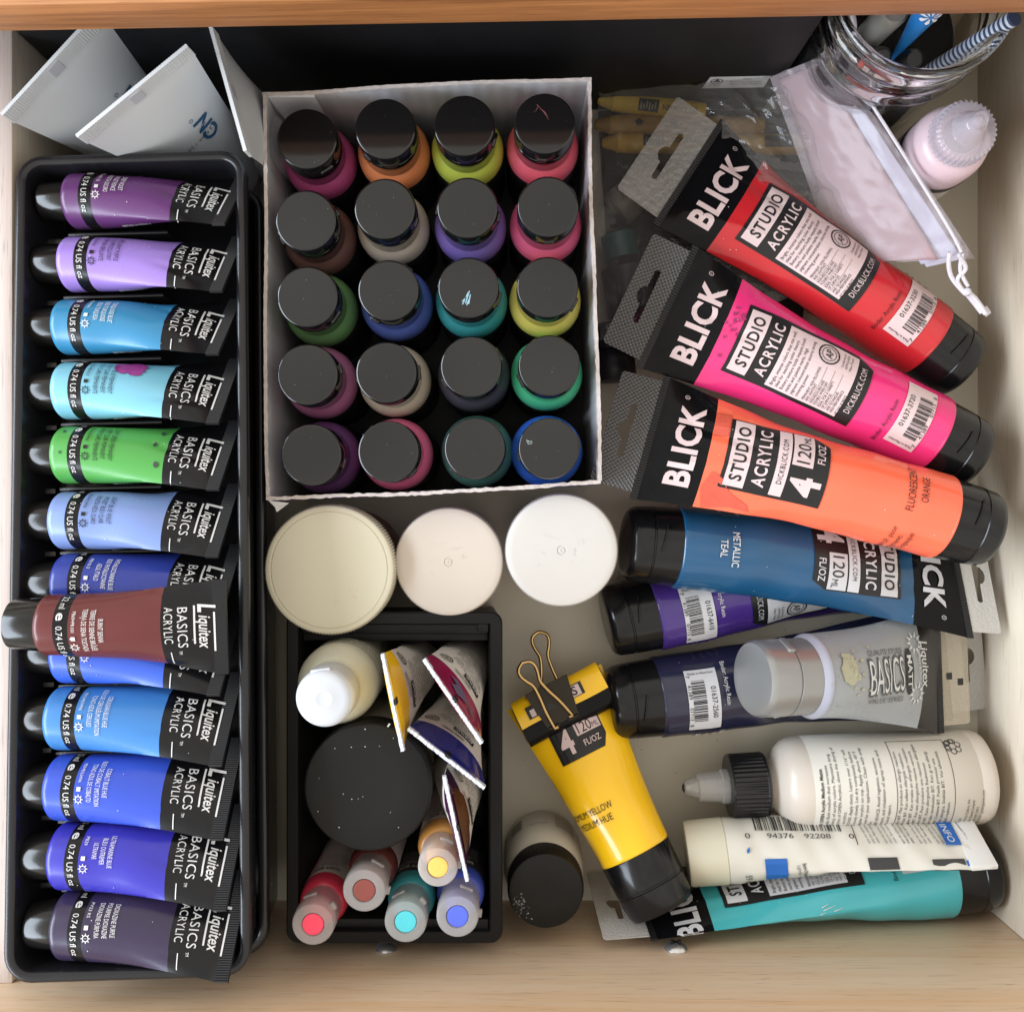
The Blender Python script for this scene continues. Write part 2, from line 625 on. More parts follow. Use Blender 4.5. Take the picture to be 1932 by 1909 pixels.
liner = mat('drawer_liner', rgb(206, 199, 182, .9), 0.38, var=0.05, vscale=25, bump=0.03, bscale=500)
birch = wood('birch_wall', rgb(234, 214, 188, .95), rgb(244, 230, 208), 1, 0.5, 0.5, 10)
birch_f = wood('birch_front', rgb(240, 200, 158), rgb(252, 228, 198), 0, 0.8, 0.45, 26)
ply = wood('plywood_edge', rgb(196, 176, 168), rgb(240, 226, 218), 1, 2.4, 0.7, 60)
drawer = thing('drawer', 'pale birch wooden drawer filled with paint bottles and tubes', 'drawer', frame((0, 0, 0)))
bottom = mk('bottom_panel', *bbox(X0 - .6, Y0 - .6, -0.9, X1 + .6, Y1 + .6, 0), liner, drawer)
def panel(name, b, m0, m1):
    o = mk(name, *bbox(*b, .08, 2), [m0, m1], drawer, None, True, 30)
    for p in o.data.polygons:
        if p.normal.z > 0.85: p.material_index = 1
    return o
panel('side_panel', (X0 - 1.5, Y0, -1, X0, Y1, WALL_TOP), birch, ply)
panel('side_panel', (X1, Y0, -1, X1 + 1.5, Y1, WALL_TOP), birch, ply)
panel('front_panel', (X0 - 2.5, Y0 - 1.9, -2, X1 + 2.5, Y0 - .002, 13.2), birch_f, birch_f)
panel('back_panel', (X0 - 1.5, Y1 + .003, -1, X1 + 1.5, Y1 + 1.3, WALL_TOP - 1), birch, ply)
steel = mat('steel', (0.6, 0.6, 0.6), 0.26, metal=.88)
for (sx, sy) in ((729, 1790), (1275, 1790)):
    d = (Y0 - 0.0)
    depth = -d * FPX / (sy - NY)
    zz = H - depth
    xx = (sx - NX) * depth / FPX
    mb = MB()
    v, f = lathe([(0, .52), (.06, .53), (.16, .47), (.27, .33), (.33, .16), (.34, .05)], 28)
    mb.add(v, f, 0)
    for a in (35, 125):
        R = Matrix.Rotation(math.radians(a), 4, 'Z')
        mb.add(*bbox(-.3, -.055, .22, .3, .055, .343), 1, R)
    M = Matrix.Rotation(math.radians(-90), 4, 'X')
    M.translation = Vector((xx, Y0, zz))
    o = MB().add(mb.v, mb.f, mb.m, M).build('screw', [steel, mat('screw_recess', (0.02, 0.02, 0.02), .5)], drawer)

deskwood = wood('desk_wood', rgb(118, 74, 42), rgb(178, 120, 72), 0, 1.3, 0.42, 26)
a, b = W(0, 61, 14.0), W(1932, 26, 14.0)
dv = (b - a).normalized()
desk = thing('desk', 'brown wooden desk edge above the back of the drawer', 'desk', frame((a + b) / 2, dv))
mk('desk_board', *bbox(-60, 0, 0, 60, 45, 1.95, .12, 3), deskwood, desk)
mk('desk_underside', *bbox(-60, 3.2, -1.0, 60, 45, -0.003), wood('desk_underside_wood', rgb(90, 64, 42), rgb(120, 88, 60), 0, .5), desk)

# scuffs and crumbs on the bare wood and the liner
rnd = random.Random(21)
ink = Ink(lambda u, v, off=0: Vector((u, v, off * .3)), 0)
for _ in range(70):
    u, v = rnd.uniform(0.3, 23), rnd.uniform(Y0 + .3, -1)
    s_ = rnd.uniform(.012, .05)
    ink.poly([(u + s_ * math.cos(a) * rnd.uniform(.4, 1), v + s_ * math.sin(a) * rnd.uniform(.4, 1)) for a in (0, 1, 2, 3.1, 4.2, 5.3)], 0, 1)
o = ink.mb.build('crumbs', [mat('crumb_grey', rgb(120, 108, 92), .8)], bottom, smooth=False)
front = [c for c in drawer.children if c.name.startswith('front_panel')][0]
ink = Ink(lambda u, v, off=0: Vector((u, Y0 + off * .3, v)), 0)
for _ in range(46):
    u, v = rnd.uniform(X0 + 8, X1), rnd.uniform(.4, 9)
    l_, a = rnd.uniform(.05, .5), rnd.uniform(-.5, .5)
    ink.poly([(u, v), (u + l_, v + l_ * a), (u + l_, v + l_ * a + .018), (u, v + .025)], rnd.randint(0, 1), 1)
ink.mb.build('scuffs', [mat('scuff_brown', rgb(150, 116, 80), .7), mat('scuff_pale', rgb(226, 206, 176), .6)], front, smooth=False)

# black box standing at the back
black_card = mat('black_card', (0.003, 0.003, 0.004), 0.55, var=0.1, bump=0.05, bscale=900)
bb = thing('storage_box', 'black cardboard box standing across the back of the drawer', 'box', frame((-4.1, 19.5, 0)))
mk('box_body', *bbox(-16.9, 0, 0, 16.9, 4.2, 11.2, .1), black_card, bb)
ink = Ink(lambda u, v, off=0: Vector((u, -off, v)), 0)
sx = 10.65 + 4.1
ink.poly([(sx - 1.5, 2.72), (sx + 1.45, 2.85), (sx + 1.45, 4.15), (sx - 1.35, 4.02)], 0, 0)
ink.text('FSC', sx - .95, 3.0, .22, 1, 1, w=.5)
ink.ring(sx - .95, 3.55, .24, .3, 1, 1)
ink.poly([(sx - 1.15, 3.45), (sx - .95, 3.85), (sx - .75, 3.45)], 1, 1)
for i, t in enumerate(('MIX', 'Board from responsible', 'sources  FSC C010014')):
    ink.text(t, sx + .45, 3.75 - i * .27, .15, 1, 1, w=(.4, 1.5, 1.5)[i])
ink.build('sticker', [mat('sticker_white', rgb(205, 205, 208), .5), ink_grey], bb)

# ------------------------------------------------------------------ black trays
TRAY_PROF = [(1.1, -3.35), (.62, -3.25), (.5, -2.9), (.22, -.55), (.02, -.5), (0, -.4), (0, -.1), (.05, -.03), (.12, 0), (.3, 0), (.37, -.04), (.42, -.12), (.52, -1.0), (.66, -2.9), (.9, -3.1), (1.3, -3.12)]
cBL, cBR, cTL, cTR = W(5, 1852, 11.5), W(471, 1848, 11.5), W(27, 290, 8.5), W(464, 286, 8.5)
tc_ = (cBL + cBR + cTL + cTR) / 4
ty = ((cTL + cTR) - (cBL + cBR)).normalized()
tx = ((cTR + cBR) - (cTL + cBL))
tx = (tx - ty * tx.dot(ty)).normalized()
tz = tx.cross(ty)
TW, TL_ = 9.72, ((cTL + cTR) / 2 - (cBL + cBR) / 2).length
tray_plastic = mat('tray_plastic', (0.010, 0.010, 0.012), 0.24, var=0.1, bump=0.04, bscale=1200)
tray = thing('paint_tray', 'long black plastic tray holding a column of small paint tubes', 'tray', frame(tc_, tx, tz))
mk('tray_shell', *rr_sweep(TW, TL_, 1.1, TRAY_PROF, 7), tray_plastic, tray, ang=50)
tray2 = thing('paint_tray', 'lower black plastic tray under the tray of small paint tubes', 'tray', frame(tc_ + Vector((-.12, -.62, -3.1)), tx, tz))
P2 = [(1.3, -5.0), (.8, -4.9), (.65, -4.5)] + TRAY_PROF[3:12] + [(.55, -1.2), (.75, -4.4), (1.0, -4.6), (1.3, -4.62)]
mk('tray_shell', *rr_sweep(TW + .1, TL_, 1.1, P2, 7), tray_plastic, tray2, ang=50)

# ------------------------------------------------------------------ small paint tubes in the tray
SM = [
 # label colour, print lines (first nearest the crimp), pigment, square, dark text, P0, P1, r, roll, cap left x, body rgb
 ('deep violet', ('DEEP VIOLET', 'VIOLET FONCÉ', 'VIOLETA OSCURO'), 'PV23•PR122', 1, 0, (119, 381), (436, 400), 1.17, -30, (92, 42, 104), 'tube'),
 ('light purple', ('BRILLIANT PURPLE', 'POURPRE ÉCLATANT', 'PÚRPURA BRILLANTE'), 'PV23•PW6', 1, 1, (111, 500), (430, 518), 1.17, -27, (146, 112, 204), 'tube'),
 ('turquoise blue', ('TURQUOISE BLUE', 'BLEU TURQUOISE', 'AZUL TURQUESA'), 'PG7•PW6', 1, 0, (100, 618), (424, 640), 1.17, -30, (38, 128, 178), 'tube'),
 ('pale sky blue', ('LIGHT BLUE PERMANENT', 'BLEU CLAIR PERMANENT', 'AZUL CLARO PERMANENTE'), 'PG7•PB15:3', 1, 1, (101, 738), (424, 758), 1.21, -27, (112, 190, 216), 'tube'),
 ('bright green', ('LIGHT GREEN PERMANENT', 'VERT CLAIR PERMANENT', 'VERDE CLARO PERMANENTE'), 'PY74•PG7•PW6', 1, 1, (100, 859), (424, 878), 1.21, -27, (72, 164, 66), 'tube'),
 ('periwinkle blue', ('LIGHT BLUE VIOLET', 'VIOLET BLEU CLAIR', 'VIOLETA AZUL CLARO'), 'PB29•PV15•PW6', 1, 1, (96, 982), (422, 1002), 1.21, -27, (118, 146, 214), 'tube'),
 ('dark phthalo blue', ('PHTHALOCYANINE BLUE', 'BLEU PHTALOCYANINE', 'AZUL FTALO'), 'PB15:3', 1, 0, (101, 1100), (426, 1121), 1.24, -27, (40, 56, 148), 'tube'),
 ('mid blue', ('PRIMARY BLUE', 'BLEU PRIMAIRE', 'AZUL PRIMARIO'), 'PB15:3•PW6', 1, 0, (100, 1231), (426, 1257), 1.25, -29, (48, 88, 208), 'tube'),
 ('cerulean blue', ('CERULEAN BLUE HUE', 'BLEU DE CÉRULÉUM IMITATION', 'TONO AZUL CERULEO'), 'PB15:3•PG7•PW6', 1, 0, (90, 1354), (428, 1378), 1.29, -25, (54, 122, 194), 'tube'),
 ('cobalt blue', ('COBALT BLUE HUE', 'BLEU DE COBALT IMITATION', 'TONO AZUL DE COBALTO'), 'PB29•PB15:3•PW6', 1, 0, (90, 1484), (430, 1512), 1.32, -23, (46, 76, 196), 'tube'),
 ('ultramarine blue', ('ULTRAMARINE BLUE', 'BLEU OUTREMER', 'ULTRAMAR'), 'PB29', 1, 0, (98, 1613), (436, 1642), 1.33, -25, (50, 46, 172), 'tube'),
 ('dark violet', ('DIOXAZINE PURPLE', 'POURPRE DIOXAZINE', 'DIOXAZINE PÚRPURA'), 'PV23 RS', 1, 0, (104, 1742), (440, 1771), 1.35, -27, (50, 39, 70), 'tube'),
]
WHERE = ['first at the back end of the black tray', 'just in front of the deep violet one', 'between the light purple and sky blue ones',
  'with a magenta paint smear', 'between the sky blue and periwinkle ones', 'between the green and phthalo blue ones', 'partly under the brown tube',
  'mostly hidden beneath the brown tube', 'between the brown and cobalt blue tubes', 'between the cerulean and ultramarine ones',
  'second from the front end of the tray', 'last at the front end of the tray']
tube_black = mat('tube_black_print', (0.005, 0.005, 0.006), 0.24, spec=.36, rvar=.05)
crimp_black = mat('crimp_black', (0.010, 0.010, 0.011), 0.34, spec=.4)
cap_black = mat('tube_cap_black', (0.009, 0.0085, 0.008), 0.18, bump=0.02, bscale=900)
speck_glint = mat('paint_speck', rgb(225, 225, 222), .6)
smear_m = mat('magenta_smear', rgb(140, 52, 122), .4, var=.35, vscale=400)
scuff = mat('dark_scuff', (0.03, 0.05, 0.03), .5)

def rim_z(ypx):
    return 8.5 + (ypx - 290) / (1850 - 290) * 3.0

def small_tube(lab, lines, pig, sq, dark, P0, P1, r, roll, col, group, cap_r=.73, where='', idx=0):
    d = P1 - P0
    L = d.length + .42
    root = thing('paint_tube', lab, 'paint tube', frame(P0, d, None, roll), group)
    S = tube_surface(r, L, 1.75, seal=.45)
    gy = sum(col) / 3
    ds = .10 if 6 <= idx <= 10 else .18
    cm = mat('paint_%d' % idx, rgb(*[c * (.98 - ds) + gy * ds for c in col]), 0.26, var=.03, rvar=.05)
    rnd = random.Random(idx)
    ph = rnd.uniform(0, 6)
    c1, c2, k1 = rnd.uniform(-1.4, -.3), rnd.uniform(.3, 1.5), rnd.uniform(-.35, .35)
    fq, am = rnd.uniform(1.1, 2.3), rnd.uniform(.015, .04)
    def dent(u, v):
        e = max(0.0, min(1.0, (v - L + 3.6) / 1.2)) * max(0.0, min(1.0, (L - .7 - v) / .8))
        cr_ = .05 * math.exp(-((u - c1 - k1 * (v - L)) / .13) ** 2) - .06 * math.exp(-((u - c2 + k1 * (v - L)) / .16) ** 2)
        return am * math.sin(v * fq + ph) * math.sin(u * 1.3 + ph) * min(1, v) * (1 if v < L - .6 else 0) + cr_ * e
    tube_body('tube_body', r, L - .3, S, [(.66, 0), (1.22, 1), (4.62, 0), (99, 1)], [cm, tube_black], root, dent, 56)
    crimp_strip('crimp', r, L, S, L - .52, L + .02, crimp_black, root, .085)
    cr = cap_r * r
    cap_mesh('cap', [(.1, cr * .98), (.2, cr), (1.34, cr * .94), (1.46, cr * .90), (1.52, cr * .8), (1.54, cr * .5)], cap_black, root)
    sh_ = .26 if roll < -20 else 0.0
    ink = Ink(lambda u, v, o=0: S(u + sh_, v, o + .022 + dent(u + sh_, v)), .25)
    W_, K = 0, 1
    ink.text('22 ml', -1.25, .80, .24, W_, 1, w=.62)
    ink.text('e', -.62, .78, .34, W_, 1, w=.3, bold=.02)
    ink.text('0.74 US fl oz', .55, .80, .24, W_, 1, w=1.62)
    t = K if dark else W_
    ink.text(pig, -.42, 1.36, .13, t, 1, w=min(.8, .085 * len(pig)))
    ink.rect(.16, 1.34, .32, 1.50, t, 1)
    ink.sun(.62, 1.43, .17, t, 1)
    for i, s in enumerate(lines):
        ink.text(s, -.05, 2.36 - i * .31, .19, t, 1, w=.076 * len(s))
    # logo word between two bars, then the series and the medium
    lw = L - 1.02
    ink.text('L', -.80, lw - .02, .62, W_, 1, w=.34, bold=.03, shear=.15)
    ink.text('iquitex', .16, lw, .43, W_, 1, w=1.34, bold=.014, shear=.25)
    ink.rect(-.92, lw - .20, .62, lw - .13, W_, 1)
    ink.rect(-.62, lw + .53, .95, lw + .60, W_, 1)
    ink.text('BASICS', -.05, lw - .78, .36, W_, 1, w=1.62, space=1.1)
    ink.text('TM', 1.0, lw - .78, .12, W_, 1, w=.16)
    ink.text('ACRYLIC', -.16, lw - 1.26, .31, W_, 1, w=1.45, space=1.1)
    ink.rect(.98, lw - 1.1, 1.68, lw - 1.06, W_, 1)
    ink.text('887452 0 93233 7', 2.3, 2.9, .2, W_, 1, w=1.3, rot=90)
    if idx == 3:
        rr = random.Random(5)
        pts = [(-.72 + .62 * math.cos(a) * rr.uniform(.45, 1), 3.1 + .85 * math.sin(a) * rr.uniform(.5, 1)) for a in [2 * PI * k / 22 for k in range(22)]]
        ink.poly(pts, 2, 1)
    if idx == 4:
        for (u, v, s) in ((-.85, 4.25, .13), (-.2, 4.1, .12), (.75, 4.3, .15), (-.5, .3, .09), (.5, .35, .07)):
            ink.poly([(u + s * math.cos(a), v + s * math.sin(a)) for a in (0, .6, 1.2, 1.9, 2.6, 3.2)] + [(u + s * .2 * k, v - s * .35) for k in (-1, 0, 1)], 3, 1)
    rr = random.Random(100 + idx)
    for _ in range(4):
        u, v = rr.uniform(-1.2, 1.6), rr.uniform(.2, L - .9)
        ink.disc(u, v, rr.uniform(.012, .028), rr.uniform(.012, .03), 4, 1, 6)
    ink.build('printing', [ink_white, ink_black, smear_m, scuff, speck_glint], root)
    return root

for i, (lab, lines, pig, sq, dark, p0, p1, r, roll, col, _) in enumerate(SM):
    z0, z1 = rim_z(p0[1]) - .95, rim_z(p1[1]) - .35
    small_tube('small %s paint tube, %s' % (lab, WHERE[i]), lines, pig, sq, dark, W(p0[0] + 27, p0[1], z0), W(p1[0] - 8, p0[1] - 2 + (i // 3), z1), r, roll - 13, col, 'small paint tubes lying in the black tray', .73, idx=i)
# the loose one on top
small_tube('reddish brown paint tube lying across the tubes in the black tray', ('BURNT SIENNA', 'TERRE DE SIENNE BRÛLÉE', 'TIERRA DE SIENA TOSTADA'), 'PB69•PR101', 1, 0,
           W(95, 1178, rim_z(1180) + 1.1), W(408, 1182, rim_z(1180) + 1.3), 1.2, 8, (104, 38, 38), None, .88, idx=20)
# dividers of the tray, one low rib between neighbours
for i in range(13):
    if i == 0: px, py = 120, 324
    elif i == 12: px, py = 112, 1812
    else:
        px = (SM[i - 1][5][0] + SM[i][5][0]) / 2
        py = (SM[i - 1][5][1] + SM[i][5][1]) / 2 + 3
    pt = W(px, py, rim_z(py) - 1.05)
    loc = tray.matrix_world.inverted() @ (pt * CM) / CM
    mb = MB().add(*bbox(loc.x + .3, loc.y - .07, -3.11, loc.x + 4.6, loc.y + .07, loc.z, .04, 2))
    mb.add(*bbox(loc.x - 1.2, loc.y - .12, -3.11, loc.x - .2, loc.y + .14, loc.z - .75, .04, 2))
    mb.build('divider', tray_plastic, tray)
# ------------------------------------------------------------------ cardboard box of paint bottles
card_in = mat('white_card', rgb(206, 204, 208), 0.62, var=.05, vscale=40, bump=.10, bscale=250)
card_edge = mat('torn_card_edge', rgb(190, 180, 176), 0.85, var=.25, vscale=500, bump=.4, bscale=900)
card_out = mat('printed_card', rgb(120, 104, 150), 0.45, var=.3, vscale=20)
BZ = 7.9
TLc, TRc, BRc, BLc = W(494, 172, BZ), W(1116, 146, BZ), W(1134, 914, BZ), W(503, 946, BZ)
cc = (TLc + TRc + BRc + BLc) / 4
boxr = thing('cardboard_box', 'open white cardboard box with torn rim holding rows of paint bottles', 'box', frame((cc.x, cc.y, 0)))
def wall(a, b, seed, rough=.012, flute=0.03):
    rnd = random.Random(seed)
    a, b = a - Vector((cc.x, cc.y, 0)), b - Vector((cc.x, cc.y, 0))
    d = (b - a); d.z = 0
    L = d.length
    d.normalize()
    nrm = Vector((-d.y, d.x, 0))                       # towards the inside
    th = .15
    n = 90
    v, f, fm = [], [], []
    zs = [0, 2, 4, 5.5, 6.6, 7.3, 7.7, BZ]
    for side in (0, 1):
        for i in range(n + 1):
            t = i / n
            wob = .06 * math.sin(t * 5 + seed) + .012 * math.sin(t * 17 + seed * 2)
            for k, z in enumerate(zs):
                p = a + d * (L * t) + nrm * (th * side)
                bend = (z / BZ) ** 3
                p = p + nrm * wob * bend
                if side: p = p + nrm * (flute * math.sin(t * L * 2 * PI / .62) * .4)
                zz = z
                if k == len(zs) - 1:
                    zz = BZ + rnd.uniform(-rough, rough) + .05 * math.sin(t * 9 + seed)
                    p = p + nrm * rnd.uniform(-rough, rough) * .8
                v.append((p.x, p.y, zz))
    m = len(zs)
    o = (n + 1) * m
    for i in range(n):
        for k in range(m - 1):
            q = i * m + k
            f.append((q, q + m, q + m + 1, q + 1)); fm.append(2)
            f.append((o + q, o + q + 1, o + q + m + 1, o + q + m)); fm.append(0)
        q = i * m + m - 1
        f.append((q, q + m, o + q + m, o + q)); fm.append(1)
        q = i * m
        f.append((q, o + q, o + q + m, q + m)); fm.append(1)
    f.append(tuple(range(m)) + tuple(o + k for k in range(m - 1, -1, -1))); fm.append(1)
    f.append(tuple(n * m + k for k in range(m)) + tuple(o + n * m + k for k in range(m - 1, -1, -1))); fm.append(1)
    return mk('box_wall', v, f, [card_in, card_edge, card_out], boxr, fm, True, 50)
e = .16
def inset(p, q, k): return p + (q - p).normalized() * k
wall(TRc, TLc, 3)
wall(inset(TLc, BLc, e), inset(BLc, TLc, e), 1)
wall(BLc, BRc, 2, .035)
wall(inset(BRc, TRc, e), inset(TRc, BRc, e), 4, .02)
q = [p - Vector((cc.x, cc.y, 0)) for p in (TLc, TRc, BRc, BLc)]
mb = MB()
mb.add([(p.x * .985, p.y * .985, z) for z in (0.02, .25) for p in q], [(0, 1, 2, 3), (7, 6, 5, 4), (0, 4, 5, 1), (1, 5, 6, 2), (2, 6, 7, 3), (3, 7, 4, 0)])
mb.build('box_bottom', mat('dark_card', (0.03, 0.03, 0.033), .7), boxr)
# the tucked flap in the back corner and a torn shred at the front corner
def loc(px, py, z): 
    p = W(px, py, z); return (p.x - cc.x, p.y - cc.y, z)
fl = [loc(503, 177, 7.85), loc(592, 178, 7.8), loc(612, 214, 6.4), loc(540, 226, 5.6)]
fl2 = [(x + .05, y - .12, z - .05) for x, y, z in fl]
mk('flap', fl + fl2, [(0, 1, 2, 3), (7, 6, 5, 4), (0, 4, 5, 1), (1, 5, 6, 2), (2, 6, 7, 3), (3, 7, 4, 0)], card_in, boxr, None, False)
sh = [loc(506, 944, 7.9), loc(545, 949, 7.9), loc(538, 953, 7.7), loc(522, 966, 7.6), loc(519, 957, 7.8)]
sh2 = [(x, y, z - .06) for x, y, z in sh]
mk('torn_shred', sh + sh2, [(0, 1, 2, 3, 4), (9, 8, 7, 6, 5)] + [(i, i + 5, (i + 1) % 5 + 5, (i + 1) % 5) for i in range(5)], paper_white, boxr, None, False)

BOT = [
 [(579, 262, (140, 45, 95), 'magenta', 'in the back corner by the tucked flap'), (727, 243, (206, 112, 60), 'orange', 'between magenta and lime ones'), (876, 237, (172, 188, 55), 'lime green', 'in the back row'), (1028, 233, (226, 78, 98), 'coral red', 'with a smeared shiny cap, in the back corner')],
 [(577, 416, (78, 50, 46), 'brown', 'beside the box wall'), (726, 394, (172, 158, 142), 'warm grey beige', 'between the brown and violet ones'), (882, 392, (106, 82, 168), 'violet', 'between the beige and rose ones'), (1034, 390, (212, 74, 118), 'rose pink', 'behind the yellow one')],
 [(580, 560, (62, 100, 55), 'leaf green', 'beside the box wall'), (733, 548, (45, 62, 128), 'navy blue', 'between leaf green and teal ones'), (884, 543, (28, 116, 122), 'teal', 'with a pale paint scratch on its cap'), (1033, 542, (206, 192, 76), 'yellow', 'between the rose and emerald ones')],
 [(580, 707, (142, 76, 116), 'mauve', 'behind the dark purple one'), (729, 703, (182, 168, 146), 'cream', 'in front of the navy one'), (889, 692, (46, 45, 56), 'slate black', 'between the cream and emerald ones'), (1036, 690, (44, 148, 102), 'emerald green', 'behind the bright blue one')],
 [(587, 858, (72, 36, 82), 'dark purple', 'in the front corner by the torn shred'), (733, 852, (202, 80, 122), 'hot pink', 'in the front row'), (896, 846, (46, 88, 82), 'dark bottle green', 'in the front row'), (1036, 846, (24, 74, 176), 'bright blue', 'in the front corner')],
]
bottle_label = mat('bottle_label_black', (0.010, 0.010, 0.011), .4)
cap_gloss = mat('bottle_cap_black', (0.007, 0.007, 0.0075), 0.08, spec=.6, rvar=.012, var=.15)
specks_m = mat('cap_specks', rgb(150, 160, 162), .5)
for r_, row in enumerate(BOT):
    for c_, (px, py, col, cn, where) in enumerate(row):
        zt = 8.5 if (r_, c_) != (0, 0) else 8.1
        rnd = random.Random(r_ * 10 + c_)
        p = W(px, py, zt)
        t = thing('paint_bottle', '%s paint bottle with black cap, %s' % (cn, where), 'paint bottle', frame((p.x, p.y, .26)), 'paint bottles standing in the cardboard box')
        z = zt - .26
        gy = sum(col) / 3
        pm = mat('bottle_paint_%d_%d' % (r_, c_), rgb(*[c * .80 + gy * .20 for c in col], 2.3 if sum(col) < 330 else 1.6), .38, var=.03, sss=.0)
        v, f = lathe([(0, 1.4), (.05, 1.56), (.15, 1.62), (z - 3.25, 1.63), (z - 2.95, 1.62), (z - 2.66, 1.56), (z - 2.42, 1.43), (z - 2.25, 1.25), (z - 2.15, 1.1), (z - 1.9, 1.0)], 56)
        mk('bottle_body', v, f, pm, t, ang=60)
        v, f = lathe([(.4, 1.632), (.42, 1.645), (z - 3.35, 1.65), (z - 3.33, 1.632)], 56, cap0=False, cap1=False)
        o = mk('wrap_label', v, f, bottle_label, t, ang=60)
        rc = 1.30
        ta = rnd.uniform(0, 6.28)
        v, f = lathe([(z - 2.3, rc * .96), (z - 2.2, rc), (z - .98, rc * 1.01), (z - .95, rc * .985), (z - .91, rc * .985), (z - .88, rc * 1.01), (z - .1, rc), (z - .03, rc * .975), (z, rc * .935), (z + .0006, rc * .925), (z + .001, rc * .90), (z + .0015, rc * .5)], 56)
        mb = MB().add(v, f, 0)
        # thumb lip and hinge of the flip top
        for (an, w_) in ((ta, .32), (ta + PI, .22)):
            R = Matrix.Rotation(an, 4, 'Z')
            mb.add(*bbox(rc * .9, -w_, z - .93, rc + .09, w_, z - .62, .06, 2), 0, R)
        mb.build('cap', [cap_gloss], t, ang=35)
        ink = Ink(lambda u, v, off=0, z=z: Vector((u, v, z + .006 + off)), 0)
        for _ in range(rnd.randint(1, 4)):
            a, q = rnd.uniform(0, 6.28), rnd.uniform(0, 1.1)
            ink.disc(q * math.cos(a), q * math.sin(a), rnd.uniform(.006, .014), rnd.uniform(.006, .014), 0, 1, 6)
        if (r_, c_) == (2, 2):
            for q in ((-.28, -.72, -.02, -.2), (-.15, -.68, .02, -.15), (-.02, -.7, .06, -.3), (-.3, -.6, -.12, -.42), (-.1, -.75, .0, -.5)): ink.poly([(q[0], q[1]), (q[0] + .05, q[1] + .01), (q[2] + .04, q[3]), (q[2], q[3] + .02)], 1, 1)
        if (r_, c_) == (4, 3):
            for q in ((-.98, .32, -.7, .26), (-.95, .25, -.75, .3), (-.9, .18, -.72, .2), (-.96, .36, -.88, .14)): ink.poly([(q[0], q[1]), (q[0] + .02, q[1] + .03), (q[2], q[3] + .02), (q[2], q[3])], 0, 1)
        if (r_, c_) == (0, 3):
            for q in ((-.35, .78, -.1, .5), (-.12, .55, .15, .15), (-.05, .5, .1, .3), (-.3, .7, -.4, .5)): ink.poly([(q[0], q[1]), (q[0] + .03, q[1] + .01), (q[2] + .02, q[3]), (q[2], q[3])], 2, 1)
        ink.build('cap_specks', [specks_m, mat('teal_scratch', rgb(150, 190, 205), .5), mat('red_scratch', rgb(120, 70, 76), .4)], t)

# ------------------------------------------------------------------ three white-lidded jars in front of the box
def jar(label, px, py, z, rpx, col, bodycol, ridges, top_ring, lid_h=1.5, pip=True, idx=0):
    p = W(px, py, z)
    R = rpx * (H - z) / FPX
    t = thing('jar', label, 'jar', frame((p.x, p.y, 0)), None)
    rb = R * .86
    v, f = lathe([(0, rb * .93), (.15, rb), (z - lid_h - .1, rb), (z - lid_h + .1, rb * .96), (z - .3, rb * .95)], 56)
    mk('jar_body', v, f, mat('jar_body_%d' % idx, bodycol, .4), t, ang=50)
    n = ridges * 4
    md = lambda a, h: (.055 if (int(round(a / (2 * PI) * n)) % 4) < 2 else 0.0) if h < z - .12 and h > z - lid_h + .12 else 0.0
    prof = [(z - lid_h, R * .955), (z - lid_h + .1, R * .965), (z - lid_h + .13, R * .975), (z - .22, R * .975), (z - .13, R * .965), (z - .1, R * .975), (z - .03, R * .96), (z, R * .935)]
    if top_ring:
        prof += [(z, R * .90), (z - .035, R * .89), (z - .035, R * .885), (z + .005, R * .87), (z + .01, R * .3), (z + .012, .02)]
    else:
        prof += [(z + .015, R * .85), (z + .03, R * .5), (z + .03, .22), (z + .0, .2), (z + .0, .13), (z + .035, .12), (z + .035, .05), (z + .01, .03)] if pip else [(z, R * .5)]
    v, f = lathe(prof, n, md)
    mk('lid', v, f, mat('lid_%d' % idx, col, .45, bump=.05, bscale=260, var=.025, vscale=90), t, ang=28)
    rnd = random.Random(idx + 70)
    ink = Ink(lambda u, v, off=0: Vector((u, v, z + .03 * (0 if top_ring else 1) + .008 + off * .3)), 0)
    for _ in range(16):
        a, q, b_ = rnd.uniform(0, 6.28), rnd.uniform(.2, .48 if not top_ring else .8) * R, rnd.uniform(0, 3.14)
        x, y, l_ = q * math.cos(a), q * math.sin(a), rnd.uniform(.03, .3)
        ink.poly([(x, y), (x + l_ * math.cos(b_), y + l_ * math.sin(b_)), (x + l_ * math.cos(b_) + .012, y + l_ * math.sin(b_) + .012), (x + .014, y + .01)], 0, 1)
    for _ in range(14 if top_ring else 0):
        a, q, s_ = rnd.gauss(5.2, .5), rnd.uniform(.2, .45 if not top_ring else .82) * R, rnd.uniform(.02, .07)
        ink.poly([(q * math.cos(a) + s_ * math.cos(k), q * math.sin(a) + s_ * rnd.uniform(.4, 1) * math.sin(k)) for k in (0, 1, 2, 3, 4, 5)], 0, 1)
    ink.build('lid_scuffs', [mat('lid_stain_%d' % idx, tuple(c * .93 for c in col), .6)], t)
    return t
jar('largest white screw-lid jar, ribbed lid, beside the black tray', 621, 1075, 7.2, 125, rgb(236, 229, 204, .93), rgb(170, 92, 92), 130, True, 1.5, idx=0)
jar('smaller white lid jar between two other white lids', 847, 1060, 6.4, 104, rgb(228, 216, 203, .93), rgb(200, 150, 150), 150, False, 1.4, idx=1)
jar('white lid jar nearest the blue paint tube', 1060, 1038, 7.0, 108, rgb(216, 211, 205, .8), rgb(205, 195, 190), 150, False, 1.5, idx=2)
